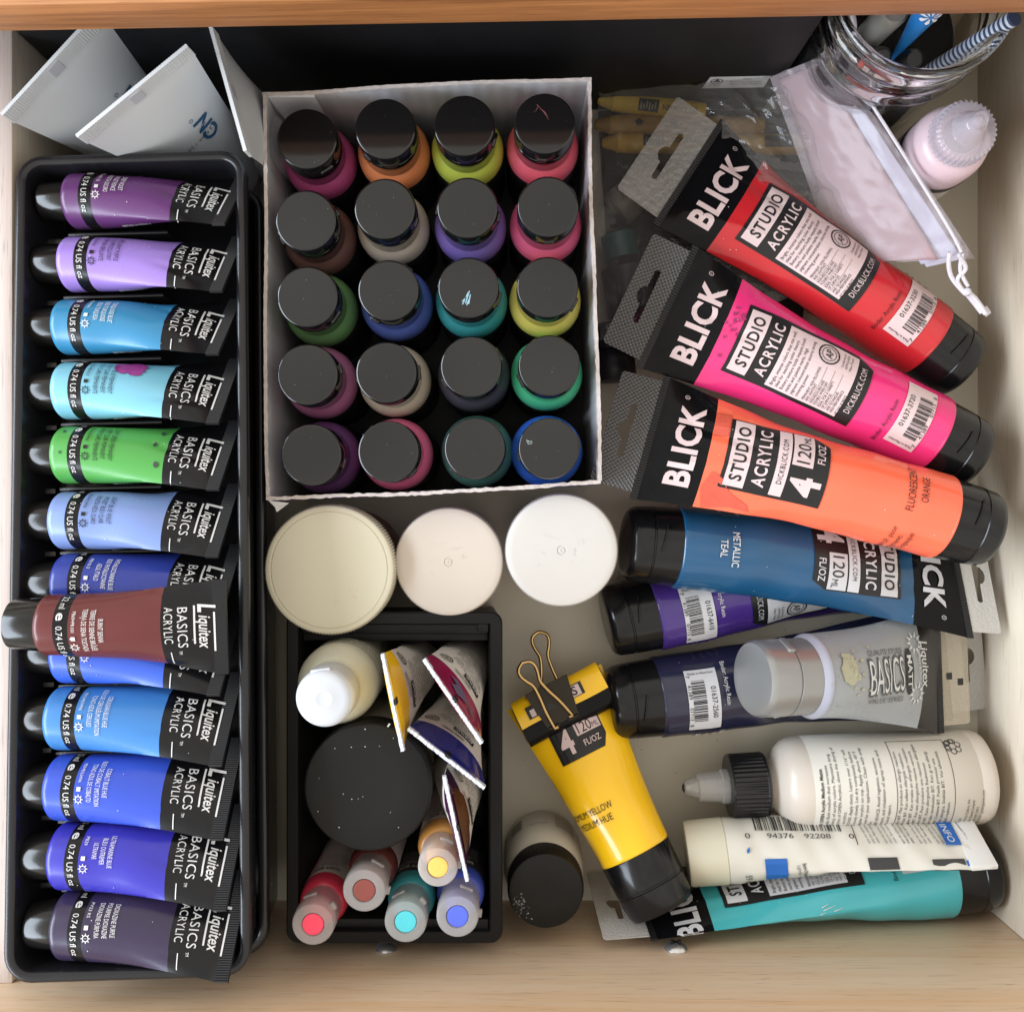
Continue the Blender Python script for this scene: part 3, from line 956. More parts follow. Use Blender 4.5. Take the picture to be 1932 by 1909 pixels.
# ------------------------------------------------------------------ black organizer bin and what stands in it
bx0, bx1, by0, by1 = W(540, 0, 6.3).x, W(948, 0, 6.3).x, W(0, 1780, 6.3).y, W(0, 1154, 6.3).y
bw, bh = bx1 - bx0, by1 - by0
binr = thing('organizer_bin', 'black plastic organizer bin holding bottles and upright paint tubes', 'bin', frame(((bx0 + bx1) / 2, (by0 + by1) / 2, 0)))
mk('bin_shell', *rr_sweep(bw, bh, .55, [(.9, 0), (.55, .03), (.5, .15), (.04, 5.9), (0, 5.95), (0, 6.22), (.07, 6.3), (.52, 6.3), (.58, 6.22), (.62, 5.8), (.85, .5), (1.0, .35), (1.3, .34)], 5), black_matte, binr, ang=40)
hx, hy = bw / 2, bh / 2
mb = MB()
mb.add(*bbox(-hx + .66, hy - 1.0, 5.2, hx - .66, hy - .5, 6.12, .05))
mb.add(*bbox(-hx + .66, hy - 1.35, 5.0, hx - .66, hy - 1.004, 5.82, .04))
mb.add(*bbox(hx - 1.1, hy - .9, 5.3, hx - .63, hy - .42, 6.24, .04))
mb.build('rim_bar', black_matte, binr)
mb = MB().add(*bbox(-hx + .66, -hy + .5, 5.0, hx - .66, -hy + .98, 5.98, .05)).add(*bbox(hx - 1.3, -hy + .48, 5.2, hx - .63, -hy + 1.02, 6.12, .04))
mb.build('rim_bar', black_matte, binr)

# dispensing bottle with a white disc cap
p = W(608, 1319, 10.8)
milky = mat('milky_plastic', rgb(206, 204, 184, .95), .35, sss=.15, var=.03)
t = thing('dispensing_bottle', 'translucent white bottle with white disc cap in the black bin', 'bottle', frame((p.x + .05, p.y, .35)))
v, f = lathe([(0, 1.5), (.1, 1.66), (.25, 1.72), (6.9, 1.74), (7.3, 1.72), (7.65, 1.62), (7.95, 1.45), (8.2, 1.25), (8.35, 1.0), (9.0, .95)], 56)
mk('bottle_body', v, f, milky, t, ang=60)
v, f = lathe([(8.6, 1.17), (8.7, 1.2), (10.1, 1.18), (10.28, 1.13), (10.38, 1.0), (10.42, .8), (10.425, .36), (10.435, .33), (10.425, .30), (10.425, .05)], 48)
mb = MB().add(v, f).add(*bbox(-.4, .9, 9.9, .4, 1.2, 10.27, .05), M=Matrix.Rotation(.15, 4, 'Z'))
mb.build('disc_cap', mat('disc_cap_white', rgb(200, 203, 208), .32), t)
def cyl(r, s=1): return lambda u, v, off=0: Vector(((r + off) * math.sin(u / r), -(r + off) * math.cos(u / r), v))
def cylA(r, a0):
    """label surface on an upright cylinder, u = 0 faces direction a0 (degrees)"""
    a0 = math.radians(a0)
    return lambda u, v, off=0: Vector(((r + off) * math.cos(a0 + u / r), (r + off) * math.sin(a0 + u / r), v))
ink = Ink(cylA(1.74, 60), .25)
for i, s in enumerate(('Clean brushes and tools with soap and', 'water before paint dries. Store upright.', 'Do not freeze. Keep out of reach of', 'children. Non-toxic. Conforms to', 'standard practice for labels')):
    ink.text(s, 0, 6.55 - i * .32, .15, 0, 1, w=3.4 if i < 4 else 2.2)
ink.rect(-1.5, 6.85, 1.7, 6.9, 0, 1)
ink.build('printing', [ink_grey], t)

# large black lid jar
p = W(694, 1485, 8.4)
R = 121 * (H - 8.4) / FPX
t = thing('jar', 'wide jar with flat matte black lid speckled with white paint', 'jar', frame((p.x, p.y, .35)))
v, f = lathe([(0, 2.2), (.1, 2.36), (6.6, 2.38), (6.9, 2.3), (7.6, 2.3)], 56)
mk('jar_body', v, f, mat('jar_body_cream', rgb(206, 198, 180), .4), t)
lz = 8.05
v, f = lathe([(lz - 1.5, R * .975), (lz - 1.4, R), (lz - .1, R), (lz - .03, R * .985), (lz, R * .96), (lz + .004, R * .5)], 72)
lidm = mat('lid_black', (0.009, 0.0087, 0.0083), .46, spec=.25, var=.12, vscale=30, bump=.08, bscale=1800)
mk('lid', v, f, lidm, t)
ink = Ink(lambda u, v, off=0: Vector((u, v, lz + .006 + off)), 0)
rnd = random.Random(3)
sc_ = (H - 8.4) / FPX
for (px, py) in ((648, 1497), (664, 1507), (632, 1411), (663, 1409), (689, 1408), (716, 1407), (742, 1392), (689, 1375), (600, 1530), (752, 1560), (640, 1560)):
    x, y = (px - 694) * sc_, (1485 - py) * sc_
    s = rnd.uniform(.016, .028)
    ink.disc(x, y, s, s, 0, 1, 8)
ink.poly([((x - 694) * sc_, (1485 - y) * sc_) for x, y in ((730, 1370), (734, 1364), (737, 1365), (733, 1371))], 0, 1)
for _ in range(4):
    a, q = rnd.uniform(0, 6.28), rnd.uniform(.3, R * .9)
    s = rnd.uniform(.008, .02)
    ink.disc(q * math.cos(a), q * math.sin(a), s, s, 0, 1, 6)
ink.build('paint_dots', [speck_glint], t)

# five soft bottles with frosted flip caps
frost = film('frosted_cap', rgb(238, 234, 232), .58, .25, .1, 300, .5)
frost_neck = film('frosted_neck', rgb(170, 166, 166), .62, .3, 0, 300, .5)
SQ = [((590, 1744), 8.9, 40, (236, 64, 92), 'pink', 'front left corner', (232, 210, 208)),
      ((687, 1680), 8.8, 41, (118, 58, 52), 'reddish brown', 'touching black lid', (120, 96, 92)),
      ((765, 1739), 8.5, 40, (72, 176, 186), 'turquoise', 'between brown and blue ones', (96, 150, 146)),
      ((826, 1636), 9.7, 38, (226, 160, 80), 'ochre orange', 'raised beside the violet tube', (206, 150, 92)),
      ((863, 1729), 8.6, 40, (74, 92, 196), 'blue', 'front right corner', (70, 66, 120))]
for i, (c, zt, rp, col, cn, wh, ringc) in enumerate(SQ):
    p = W(c[0], c[1], zt)
    rc = rp * (H - zt) / FPX
    z = zt - .35
    t = thing('squeeze_bottle', '%s paint bottle with frosted flip cap, %s of the black bin' % (cn, wh) if 'corner' in wh else '%s paint bottle with frosted flip cap, %s' % (cn, wh), 'paint bottle', frame((p.x, p.y, .35)), 'soft paint bottles with frosted caps in the bin')
    col_m = mat('soft_paint_%d' % i, rgb(*col, 1.35), .35)
    ring_m = mat('soft_body_%d' % i, rgb(*col, .62), .3)
    rb = 1.08
    v, f = lathe([(0, .9), (.1, 1.03), (.25, rb), (z - 3.5, rb), (z - 3.0, rb), (z - 2.5, rb * .98), (z - 2.25, rb * .93), (z - 2.1, rb * .84), (z - 2.05, rc * .92)], 48)
    mk('bottle_body', v, f, ring_m, t, ang=60)
    v, f = lathe([(.5, rb + .012), (z - 2.9, rb + .015)], 48, cap0=False, cap1=False)
    lab_m = [mat('soft_label_pale', rgb(200, 186, 182), .5), mat('soft_label_dark', rgb(52, 50, 52), .5)][1 if i in (2, 4) else 0]
    mk('wrap_label', v, f, lab_m, t)
    ink = Ink(cylA(rb + .02, 100), .25)
    it = 0 if i not in (2, 4) else 1
    ink.text('SOFT BODY', 0, z - 3.5, .26, it, 1, w=1.5, bold=.02)
    ink.text('ACRYLIC INK', 0, z - 3.85, .16, it, 1, w=1.2)
    ink.rect(-1.0, z - 4.0, 1.0, z - 3.96, it, 1)
    for k in range(4): ink.text('Lightfast permanent water resistant', 0, z - 4.3 - .24 * k, .11, it, 1, w=1.9)
    if i == 0: ink.rect(.62, z - 6, .74, z - 2.9, 2, 1)
    ink.build('printing', [ink_black, ink_white, ring_m], t)
    v, f = lathe([(z - 2.06, rc * .93), (z - 1.95, rc * .97), (z - .95, rc * .99)], 40, cap0=False, cap1=False)
    mk('cap_skirt', v, f, frost_neck, t)
    a0 = random.Random(i).uniform(-.4, .8)
    v, f = lathe([(z - .95, rc * .99), (z - .9, rc * 1.02), (z - .12, rc), (z - .03, rc * .95), (z, rc * .86), (z + .003, rc * .56), (z - .05, rc * .53), (z - .2, rc * .52)], 40, cap0=False, cap1=False)
    mb = MB().add(v, f).add(*bbox(rc * .92, -.16, z - .75, rc + .13, .16, z - .5, .05), M=Matrix.Rotation(a0, 4, 'Z'))
    mb.add(*bbox(rc * .95, -.3, z - 1.05, rc + .05, .3, z - .85, .04), M=Matrix.Rotation(a0 + 1.3, 4, 'Z'))
    mb.build('flip_cap', frost, t)
    v, f = lathe([(z - 2.0, rc * .75), (z - 1.2, rc * .7), (z - .6, rc * .47), (z - .04, rc * .50), (z - .02, rc * .42), (z - .06, rc * .2), (z - .04, rc * .05)], 32)
    mk('nozzle', v, f, col_m, t)

# four upright tubes with crimped ends up
lab_white = mat('tube_label_white', rgb(222, 216, 208), .45)
crimp_white = mat('crimp_white', rgb(228, 232, 238), .5, var=.04)
UT = [('yellow', (722, 1234), (760, 1414), (226, 178, 28), 10.6, 'beside the white disc cap bottle', 1),
      ('crimson', (801, 1244), (908, 1400), (128, 28, 66), 10.4, 'in the back right corner of the bin', 1),
      ('navy blue', (771, 1374), (913, 1484), (28, 32, 104), 10.4, 'between the crimson and violet tubes', 1),
      ('brownish violet', (838, 1464), (881, 1659), (66, 28, 62), 10.7, 'in front of the navy tube', 1)]
for i, (cn, a, b, col, zc, wh, sgn) in enumerate(UT):
    A, B = W(*a, zc), W(*b, zc)
    wdt = (B - A).length
    r = wdt / PI
    c = (A + B) / 2
    L = zc - 1.9
    base = Vector((c.x + (.1 if i < 3 else -.25), c.y + (.2 if i == 1 else 0), 1.9))
    ax = Vector((c.x, c.y, zc)) - base
    L = ax.length
    dv = (B - A).normalized()
    nrm = Vector((-dv.y, dv.x, 0))
    if nrm.dot(Vector((1, 1, 0))) < 0: nrm = -nrm
    M = frame(base, ax, nrm)
    t = thing('crimped_tube', '%s paint tube standing crimped end up, %s' % (cn, wh), 'paint tube', M, 'crimped paint tubes standing in the bin')
    S = tube_surface(r, L, 1.25, th=.12)
    pm = mat('crimp_paint_%d' % i, rgb(*col, 1.25), .16, rvar=.04, coat=.3)
    rnd = random.Random(40 + i)
    ph = rnd.uniform(0, 6)
    dent = lambda u, v: .05 * math.sin(v * 1.7 + ph) * math.sin(u * 1.1 + 2 * ph) * (v / L) * (1 if v < L - .3 else 0)
    tube_body('tube_body', r, L, S, [(L - 1.95, 0), (99, 1)], [lab_white, pm], t, dent, 56)
    # white rough seal along the end
    n = 60
    hw = wdt / 2 + .03
    v, f = [], []
    for k in range(n + 1):
        y = -hw + 2 * hw * k / n
        j = rnd.uniform(-.03, .03)
        for (xx, zz) in ((L - .12, .085), (L + .14 + j, .07), (L + .14 + j, -.07), (L - .12, -.085)):
            v.append((xx, y, zz + rnd.uniform(-.012, .012)))
    for k in range(n):
        for q in range(4):
            f.append((4 * k + q, 4 * k + (q + 1) % 4, 4 * k + 4 + (q + 1) % 4, 4 * k + 4 + q))
    f += [(0, 1, 2, 3), (4 * n + 3, 4 * n + 2, 4 * n + 1, 4 * n)]
    mk('end_seal', v, f, crimp_white, t, None, False)
    mk('seal_mark', *bbox(L - .45, -.12, .05, L + .15, .12, .16), ink_black, t)
    cap_mesh('cap', [(.1, r * .6), (.2, r * .62), (1.4, r * .58), (1.45, r * .5)], cap_black, t)
    ink = Ink(lambda u, v, o=0, S=S: S(u, v, o + .03), .3)
    vv = L - 2.25
    ink.text('NON-TOXIC', .2, vv - .05, .2, 0, 1, w=1.1, bold=.02)
    ink.rect(-.9, vv - .6, .25, vv - .22, 0, 1)
    ink.text('ACRYLIC', -.32, vv - .52, .22, 1, 2, w=1.0, bold=.02)
    for k in range(9):
        ink.text(('75 ml 2.5 US fl oz', 'Permanent and lightfast', 'Binder: acrylic resin', 'Series 2 opaque', 'Soluble in water, dries', 'to a flexible film that', 'will not yellow. Clean', 'tools with soap and water', 'Made in France')[k], .1, vv - .85 - .27 * k, .17, 0, 1, w=(1.5, 2.0, 1.8, 1.3, 1.9, 1.9, 1.8, 2.0, 1.2)[k])
    ink.ring(1.35, vv - .5, .3, .36, 0, 1)
    ink.ring(1.35, vv - .5, .18, .22, 0, 1)
    ink.text('S', 1.35, vv - .62, .24, 0, 1, bold=.02)
    ink.rect(-1.9, vv - 2.9, -1.86, vv - .2, 0, 1)
    for k in range(8): ink.text('Keep away from children. Do not spray', -2.6, vv - .3 - .26 * k, .16, 0, 1, w=1.3)
    if i == 1:
        ink2 = [(0.1, L - .5), (.5, L - .7), (.3, L - 1.1), (.75, L - 1.3), (.35, L - 1.5), (-.3, L - 1.2), (-.9, L - .6), (-1.3, L - .5), (-.8, L - .95)]
        ink.poly([(u, v) for u, v in ink2], 2, 1)
    if i == 3:
        ink.poly([(-1.2, L - .25), (1.2, L - .25), (1.3, L - 1.2), (.6, L - 2.0), (-.5, L - 2.0), (-1.3, L - 1.0)], 3, 1)
    ink.build('printing', [ink_black, ink_white, mat('grey_violet_smear', rgb(98, 84, 108), .35), mat('brown_sheen', rgb(96, 56, 30), .15)], t)

# small jar with a black lid outside the bin
p = W(1030, 1681, 5.6)
R = 73 * (H - 5.6) / FPX
t = thing('jar', 'small cream jar with black lid beside the black bin', 'jar', frame((p.x, p.y, 0)))
v, f = lathe([(0, 1.6), (.1, 1.8), (.3, 1.9), (2.5, 1.92), (3.0, 1.90), (3.4, 1.83), (3.75, 1.71), (4.0, 1.6), (4.1, 1.5), (4.8, 1.5)], 56)
mk('jar_body', v, f, mat('jar_body_pale', rgb(246, 240, 224), .4, sss=.3), t, ang=60)
md = lambda a, h: (.02 if (int(a / (2 * PI) * 240) % 4) < 2 else 0) if 4.3 < h < 5.3 else 0
v, f = lathe([(4.2, R * .985), (4.31, R * .99), (5.29, R * .985), (5.45, R * .97), (5.56, R * .95), (5.6, R * .9), (5.603, R * .4)], 240, md)
mk('lid', v, f, lidm, t, ang=30)
ink = Ink(cylA(1.92, 90), .2)
ink.rect(-1.7, .6, -.6, 2.3, 1, 0)
ink.barcode(1.1, .8, 1.8, 2.2, 0, 1, 16, 4, along='v')
ink.text('ACRYLIC GESSO', .3, 2.0, .16, 0, 1, w=1.0)
ink.build('label', [ink_black, mat('glitter_label', rgb(176, 164, 150), .4, var=.4, vscale=900)], t)
ink = Ink(lambda u, v, off=0: Vector((u, v, 5.607 + off)), 0)
rnd = random.Random(9)
for _ in range(60):
    a = rnd.gauss(3.6, .25); q = rnd.uniform(R * .6, R * .93); s = rnd.uniform(.01, .05)
    ink.poly([(q * math.cos(a) + s * math.cos(k) * rnd.uniform(.4, 1.3), q * math.sin(a) + s * math.sin(k) * rnd.uniform(.4, 1.3)) for k in (0, 1.1, 2.2, 3.3, 4.4, 5.4)], 0, 1)
ink.build('dry_paint', [mat('dry_paint_grey', rgb(120, 120, 118), .8)], t)

# three white hand cream style tubes standing in the back corner
whiteT = mat('white_tube', rgb(228, 232, 236), .4, var=.02, bump=.03, bscale=300, sss=.05)
WT = [((0, 214), (187, 24), 11.0, 'white soft tube leaning in the back corner by plywood side', 0), ((141, 254), (356, 91), 11.6, 'white soft tube with blue lettering behind the paint tube tray', 1), ((398, 52), (462, 284), 10.6, 'white soft tube seen on edge beside cardboard box', 2)]
blueink = mat('ink_steel_blue', rgb(38, 84, 120), .4)
for i, (a, b, zc, lb, k) in enumerate(WT):
    A, B = W(*a, zc), W(*b, zc)
    r = (B - A).length / PI
    c = (A + B) / 2
    base = Vector((c.x + (.9, .7, .35)[i], c.y + (-.2, -.15, .3)[i], 1.6))
    if i == 1: base.y += .35
    ax = Vector((c.x, c.y, zc)) - base
    dv = (B - A).normalized()
    nrm = Vector((-dv.y, dv.x, 0))
    if nrm.dot(Vector((.7, -.7, 0) if i < 2 else (1, 0, 0))) < 0: nrm = -nrm
    L = ax.length
    t = thing('squeeze_tube', lb, 'tube', frame(base, ax, nrm), 'white soft tubes in the back corner')
    S = tube_surface(r, L, 1.05, th=.08, seal=.7)
    tube_body('tube_body', r, L, S, [(99, 0)], [whiteT], t, None, 64)
    crimp_strip('crimp', r, L, S, L - .75, L + .04, whiteT, t, .085)
    mk('seal_mark', *bbox(L - .7, -.28, .06, L - .1, .28, .12), mat('pressed_grey', rgb(176, 178, 186), .5), t)
    cap_mesh('cap', [(.1, r * .8), (.2, r * .82), (1.4, r * .8), (1.5, r * .7)], white_plastic, t)
    ink = Ink(lambda u, v, o=0, S=S: S(u, v, o + .015), .3)
    if i < 2:
        ink.text('2 fl. oz. / 59 ml', .35, L - 4.6, .19, 0, 1, w=1.9, rot=180)
        ink.text('CN', 1.55, L - 3.7, .8, 1, 1, align='R', rot=90, bold=.03, w=1.5, shear=.1)
        ink.ring(.8, L - 3.45, .07, .1, 1, 1, 12)
        arc = [(-2.2 + 4.4 * q / 20, L - 4.2 + .55 * abs(q / 10 - 1) ** 3) for q in range(21)]
        for q in range(20):
            (u0, v0), (u1, v1) = arc[q], arc[q + 1]
            ink.poly([(u0, v0), (u1, v1), (u1, v1 + .03), (u0, v0 + .03)], 2, 1)
    ink.build('printing', [ink_grey, blueink, paper_white], t) if i < 2 else None
# ------------------------------------------------------------------ large studio tubes
tab_clear = film('hang_tab_clear', rgb(176, 174, 172), .66, .16, .5, 400, .9)
tab_grey = ridged('hang_tab_crosshatch', (0.11, 0.11, 0.11), 300, rough=.22, depth=1.2, cross=True, clear=.14)
tab_white = film('hang_tab_white', rgb(216, 212, 206), .3, .4, .3, 900, .5)
BACK_TXT = ['Bright, intense colors that mix well,', 'ideal for teaching color theory.', 'Buttery texture holds impasto brush', 'marks and palette marks. High', 'pigment concentration assures strong', 'covering power.']
BACK_2 = ['PERMANENT, NON-YELLOWING', 'AND LIGHTFAST', 'NON-RESOLUBLE AND', 'FLEXIBLE WHEN DRY', 'IDEAL FOR A VARIETY', 'OF SURFACES', 'AND TECHNIQUES', 'HIGH PERFORMANCE', 'AT VALUE PRICE']

def hang_tab(root, r, L, m, length=1.9, hw=2.75, hole=True, skew=0.0, bend=0.0):
    """flat tab with a hanger slot beyond the crimp"""
    bm = bmesh.new()
    x0, x1 = L - .12, L + length
    outer = [(x0, -hw), (x1 - .1, -hw + .02), (x1, -hw + .15), (x1 + .02, hw - .15), (x1 - .1, hw - .02), (x0, hw)]
    hx = L + length * .50
    sl = []
    for k in range(9):
        a = math.radians(-90 + 180 * k / 8); sl.append((hx + .17 + .17 * math.cos(a) - .17, .95 + .0 + .17 * math.sin(a) + .0))
    slot = [(hx - .14, -1.25), (hx + .0, -1.33), (hx + .14, -1.25), (hx + .16, -.42), (hx + .30, -.38), (hx + .44, -.2), (hx + .48, 0), (hx + .44, .2), (hx + .30, .38), (hx + .16, .42), (hx + .14, 1.25), (hx, 1.33), (hx - .14, 1.25)]
    loops = [outer] + ([slot] if hole else [])
    edges = []
    for lp in loops:
        vs_ = [bm.verts.new((x + skew * y, y, bend * max(0, x - L) ** 2)) for x, y in lp]
        for i in range(len(vs_)):
            edges.append(bm.edges.new((vs_[i], vs_[(i + 1) % len(vs_)])))
    bmesh.ops.triangle_fill(bm, edges=edges, use_beauty=True)
    ge = bmesh.ops.extrude_face_region(bm, geom=bm.faces[:])
    bmesh.ops.translate(bm, verts=[g for g in ge['geom'] if isinstance(g, bmesh.types.BMVert)], vec=(0, 0, .035))
    bm.verts.index_update()
    v = [tuple(x.co) for x in bm.verts]
    f = [tuple(x.index for x in p.verts) for p in bm.faces]
    bm.free()
    return mk('hang_tab', v, f, m, root, None, False)

def studio_tube(label, group, P0, P1, r, roll, col, idx, side, shade=None, white=0, tab=tab_grey, skew=0.0, cap_len=2.45, p=2.15, extra=None, cut=None, tab_kw=None, rough=.2, capa=0.0, tabz=0):
    d = P1 - P0
    L = d.length
    root = thing('large_paint_tube', label, 'paint tube', frame(P0, d, None, roll), group)
    S = tube_surface(r, L, p, skew)
    gy = sum(col) / 3
    pm = mat('studio_paint_%d' % idx, rgb(*[c * .89 + gy * .07 for c in col]), rough, var=.03, rvar=.04, coat=.25)
    rnd = random.Random(200 + idx)
    ph = rnd.uniform(0, 6)
    c1, c2, k1 = rnd.uniform(-2.2, -.8), rnd.uniform(.6, 2.2), rnd.uniform(-.3, .3)
    def dent(u, v):
        e = max(0.0, min(1.0, (v - L + 6) / 2)) * max(0.0, min(1.0, (L - .5 - v) / 1.2))
        cr_ = .07 * math.exp(-((u - c1 - k1 * (v - L)) / .22) ** 2) - .08 * math.exp(-((u - c2 + k1 * (v - L)) / .26) ** 2)
        return (.045 * math.sin(v * .9 + ph) * math.sin(u * .9 + ph) + .025 * math.sin(v * 2.1 + u * .7 + ph)) * min(1, v / 2) * (1 if v < L - .4 else 0) + cr_ * e
    k = L / 13.4
    tube_body('tube_body', r, L, S, [(10.75 * k, 0), (99, 1)], [pm, tube_gloss], root, dent, 72)
    # flip-top cap with its parting groove and thumb lip
    rc = r * .955
    cl = cap_len
    prof = [(.02, rc * .97), (.1, rc), (cl * .55, rc * .97), (cl * .56, rc * .945), (cl * .585, rc * .945), (cl * .6, rc * .965), (cl - .35, rc * .93), (cl - .14, rc * .87), (cl - .03, rc * .78), (cl, rc * .66), (cl + .01, rc * .3)]
    v, f = lathe([(-h, q) for h, q in prof], 64, axis='x')
    mb = MB().add(v, f)
    R = Matrix.Rotation(math.radians(capa), 4, 'X')
    pts = [(-cl * .40 - .12 * math.cos(a * PI / 8), .62 * math.sin((a / 4 - 1) * PI / 2), rc * math.cos(math.asin(min(1, abs(.62 * math.sin((a / 4 - 1) * PI / 2)) / rc))) + .01) for a in range(9)]
    mb.add(*wire([R @ Vector(q) for q in pts], .055, 6))
    mb.build('flip_cap', [cap_shiny], root, ang=35)
    mk('neck_collar', *lathe([(-.06, r * .99), (.02, r * 1.0), (.05, r * .985)], 64, cap0=False, cap1=False, axis='x'), pm, root)
    crimp_strip('crimp', r, L, S, L - .28, L + .02, crimp_black, root, .075, skew)
    if tab: hang_tab(root, r, L, tab, skew=skew, **(tab_kw or {}))
    ink = Ink(lambda u, v, o=0: S(u, v * k, o + .035 + dent(u, v * k)), .22, .010, .018)
    K, Wt, C = 0, 1, 2
    ink.text('BLICK', -.1 - (1.1 if idx == 5 else 0), 11.25, 1.0, Wt, 1, w=4.0, bold=.035, space=1.05)
    ink.ring(2.28, 12.15, .09, .115, Wt, 1, 14)
    ink.text('R', 2.28, 12.11, .09, Wt, 1)
    if side == 'front':
        ink.poly([(-1.75, 5.75), (1.25, 5.75), (1.7, 6.45), (1.7, 10.05), (-1.75, 10.05)], K, 0)
        ink.rect(-1.6, 9.02, 1.62, 9.88, Wt, 1)
        ink.text('STUDIO', .0, 9.2, .5, K, 2, w=2.6, bold=.022, space=1.2)
        ink.text('ACRYLIC', .0, 8.25, .5, Wt, 1, w=2.75, bold=.022, space=1.2)
        ink.rect(-1.6, 7.42, 1.62, 7.95, Wt, 1)
        ink.text('DICKBLICK.COM', .0, 7.58, .22, K, 2, w=2.1, space=1.15)
        ink.rect(-.1, 6.45, 1.62, 7.34, Wt, 1)
        ink.text('120', .52, 6.62, .55, K, 2, w=.95)
        ink.text('ML', 1.3, 6.62, .3, K, 2, w=.42)
        ink.text('4', -.95, 6.0, 1.2, Wt, 1, w=.85, bold=.03)
        ink.text('FL/OZ', .72, 5.97, .32, Wt, 1, w=1.05, bold=.01)
        if extra:
            for j, s in enumerate(extra): ink.text(s, .25, 2.0 - j * .55, .32, 3, 1, w=.195 * len(s))
        for j, s in enumerate(('ASTM LF: poor', 'Pigment:', 'Semi-opaque')): ink.text(s, -2.6, 2.3 - j * .4, .24, 3, 1, w=.15 * len(s))
    else:
        ink.poly([(-1.75, 4.05), (1.2, 4.05), (1.72, 4.75), (1.72, 10.05), (-1.75, 10.05)], K, 0)
        ink.rect(-1.55, 9.02, 1.5, 9.88, Wt, 1)
        ink.text('STUDIO', .0, 9.2, .48, K, 2, w=2.4, bold=.022, space=1.2)
        ink.text('ACRYLIC', .0, 8.3, .46, Wt, 1, w=2.55, bold=.022, space=1.2)
        ink.rect(-1.55, 4.75, 1.5, 8.08, Wt, 1)
        for j, s in enumerate(BACK_TXT): ink.text(s, -1.42, 7.78 - j * .235, .145, 3, 2, 'L', w=.073 * len(s))
        for j, s in enumerate(BACK_2): ink.text(s, -1.42, 6.28 - j * .165 - (.06 * (j // 2)), .125, 3, 2, 'L', w=.066 * len(s))
        for q in (6.05, 5.66, 5.28): ink.rect(-1.42, q, .3, q + .012, 3, 2)
        ink.ring(.92, 6.15, .44, .5, K, 2); ink.ring(.92, 6.15, .31, .34, K, 2)
        ink.text('AP', .92, 5.98, .33, K, 2, w=.42, bold=.01)
        for a in range(0, 360, 24):
            q = math.radians(a)
            ink.text('ACMI'[(a // 24) % 4], .92 - .39 * math.sin(q), 6.15 + .39 * math.cos(q) - .0, .07, K, 2, rot=a)
        for j, s in enumerate(('Conforms to', 'ASTM D-4236', 'Non-Toxic')): ink.text(s, .95, 5.4 - .19 * j, .11, K, 2, w=.75)
        ink.text('DICKBLICK.COM', -.05, 4.3, .26, Wt, 1, w=2.2, space=1.15)
        ink.rect(-1.55, .95, 1.55, 2.35, Wt, 0)
        ink.barcode(-1.0, 1.15, 1.0, 1.75, K, 1, 30, idx, 'u')
        ink.text({0: '01637-3230', 1: '01637-3720', 4: '01637-6410', 10: '01637-2560', 5: '01637-5190'}[idx], .1, 1.98, .22, K, 1, w=1.5)
        for q, s in ((-1.22, '7'), (-.5, '41389'), (.55, '07713'), (1.22, '8')): ink.text(s, q, .98, .16, K, 1, w=.13 * len(s))
        ink.text('Made in Mauritius', -1.3, 1.65, .11, K, 1, w=1.1, rot=90)
        ink.text('Binder: Acrylic Resin', -.75, 2.62, .2, 3, 1, w=2.1)
        for j, s in enumerate(('Lightfastness', 'Pigment', 'Permanent', 'Semi-opaque')): ink.text(s, 2.75, 2.4 - .36 * j, .2, 3, 1, w=.11 * len(s) + .3)
    rr = random.Random(300 + idx)
    for _ in range(10):
        ink.disc(rr.uniform(-2.5, 2.5), rr.uniform(.3, 12), rr.uniform(.01, .025), rr.uniform(.01, .03), 4, 3, 6)
    if idx in (2,):
        ink.poly([(-1.9, 10.7), (-1.1, 10.4), (-1.3, 9.9), (-1.9, 9.5), (-2.4, 8.6), (-2.8, 8.4), (-2.7, 9.3), (-3.0, 10.4)], 5, 0)
        ink.poly([(.6, 10.74), (1.9, 10.74), (1.95, 10.1), (.7, 10.1)], 5, 0)
    if idx == 1:
        for _ in range(26):
            u, v, s = rr.gauss(.6, .45), rr.gauss(10.35, .16), rr.uniform(.04, .13)
            ink.poly([(u + s * math.cos(q) * rr.uniform(.5, 1), v + s * math.sin(q) * rr.uniform(.5, 1)) for q in (0, 1, 2, 3, 4, 5.2)], 5, 2)
    if idx == 5:  # pale streaks: a scratch and a crease highlight painted on
        for (a, b, c, d_) in ((-2.75, 6.05, -2.55, 5.5), (-2.6, 6.1, -2.42, 5.75), (-2.85, 5.6, -2.72, 5.2), (-2.95, 6.2, -2.85, 5.95)): ink.poly([(a, b), (a + .05, b + .02), (c + .02, d_), (c, d_ + .03)], 4, 1)
    wmat = [ink_pink, ink_white, mat('ink_cool_grey', rgb(206, 206, 210), .4)][white]
    txt = [ink_black, ink_black, ink_white][white] if shade is None else shade
    sm = [mat('smear_a', rgb(150, 30, 60), .3), mat('smear_pink', rgb(150, 40, 96), .4), mat('smear_orange', rgb(196, 84, 66), .28, var=.15, vscale=200)][idx if idx < 3 else 0]
    ink.build('printing', [ink_black, wmat, pm, txt, speck_glint, sm], root)
    return root, S, L

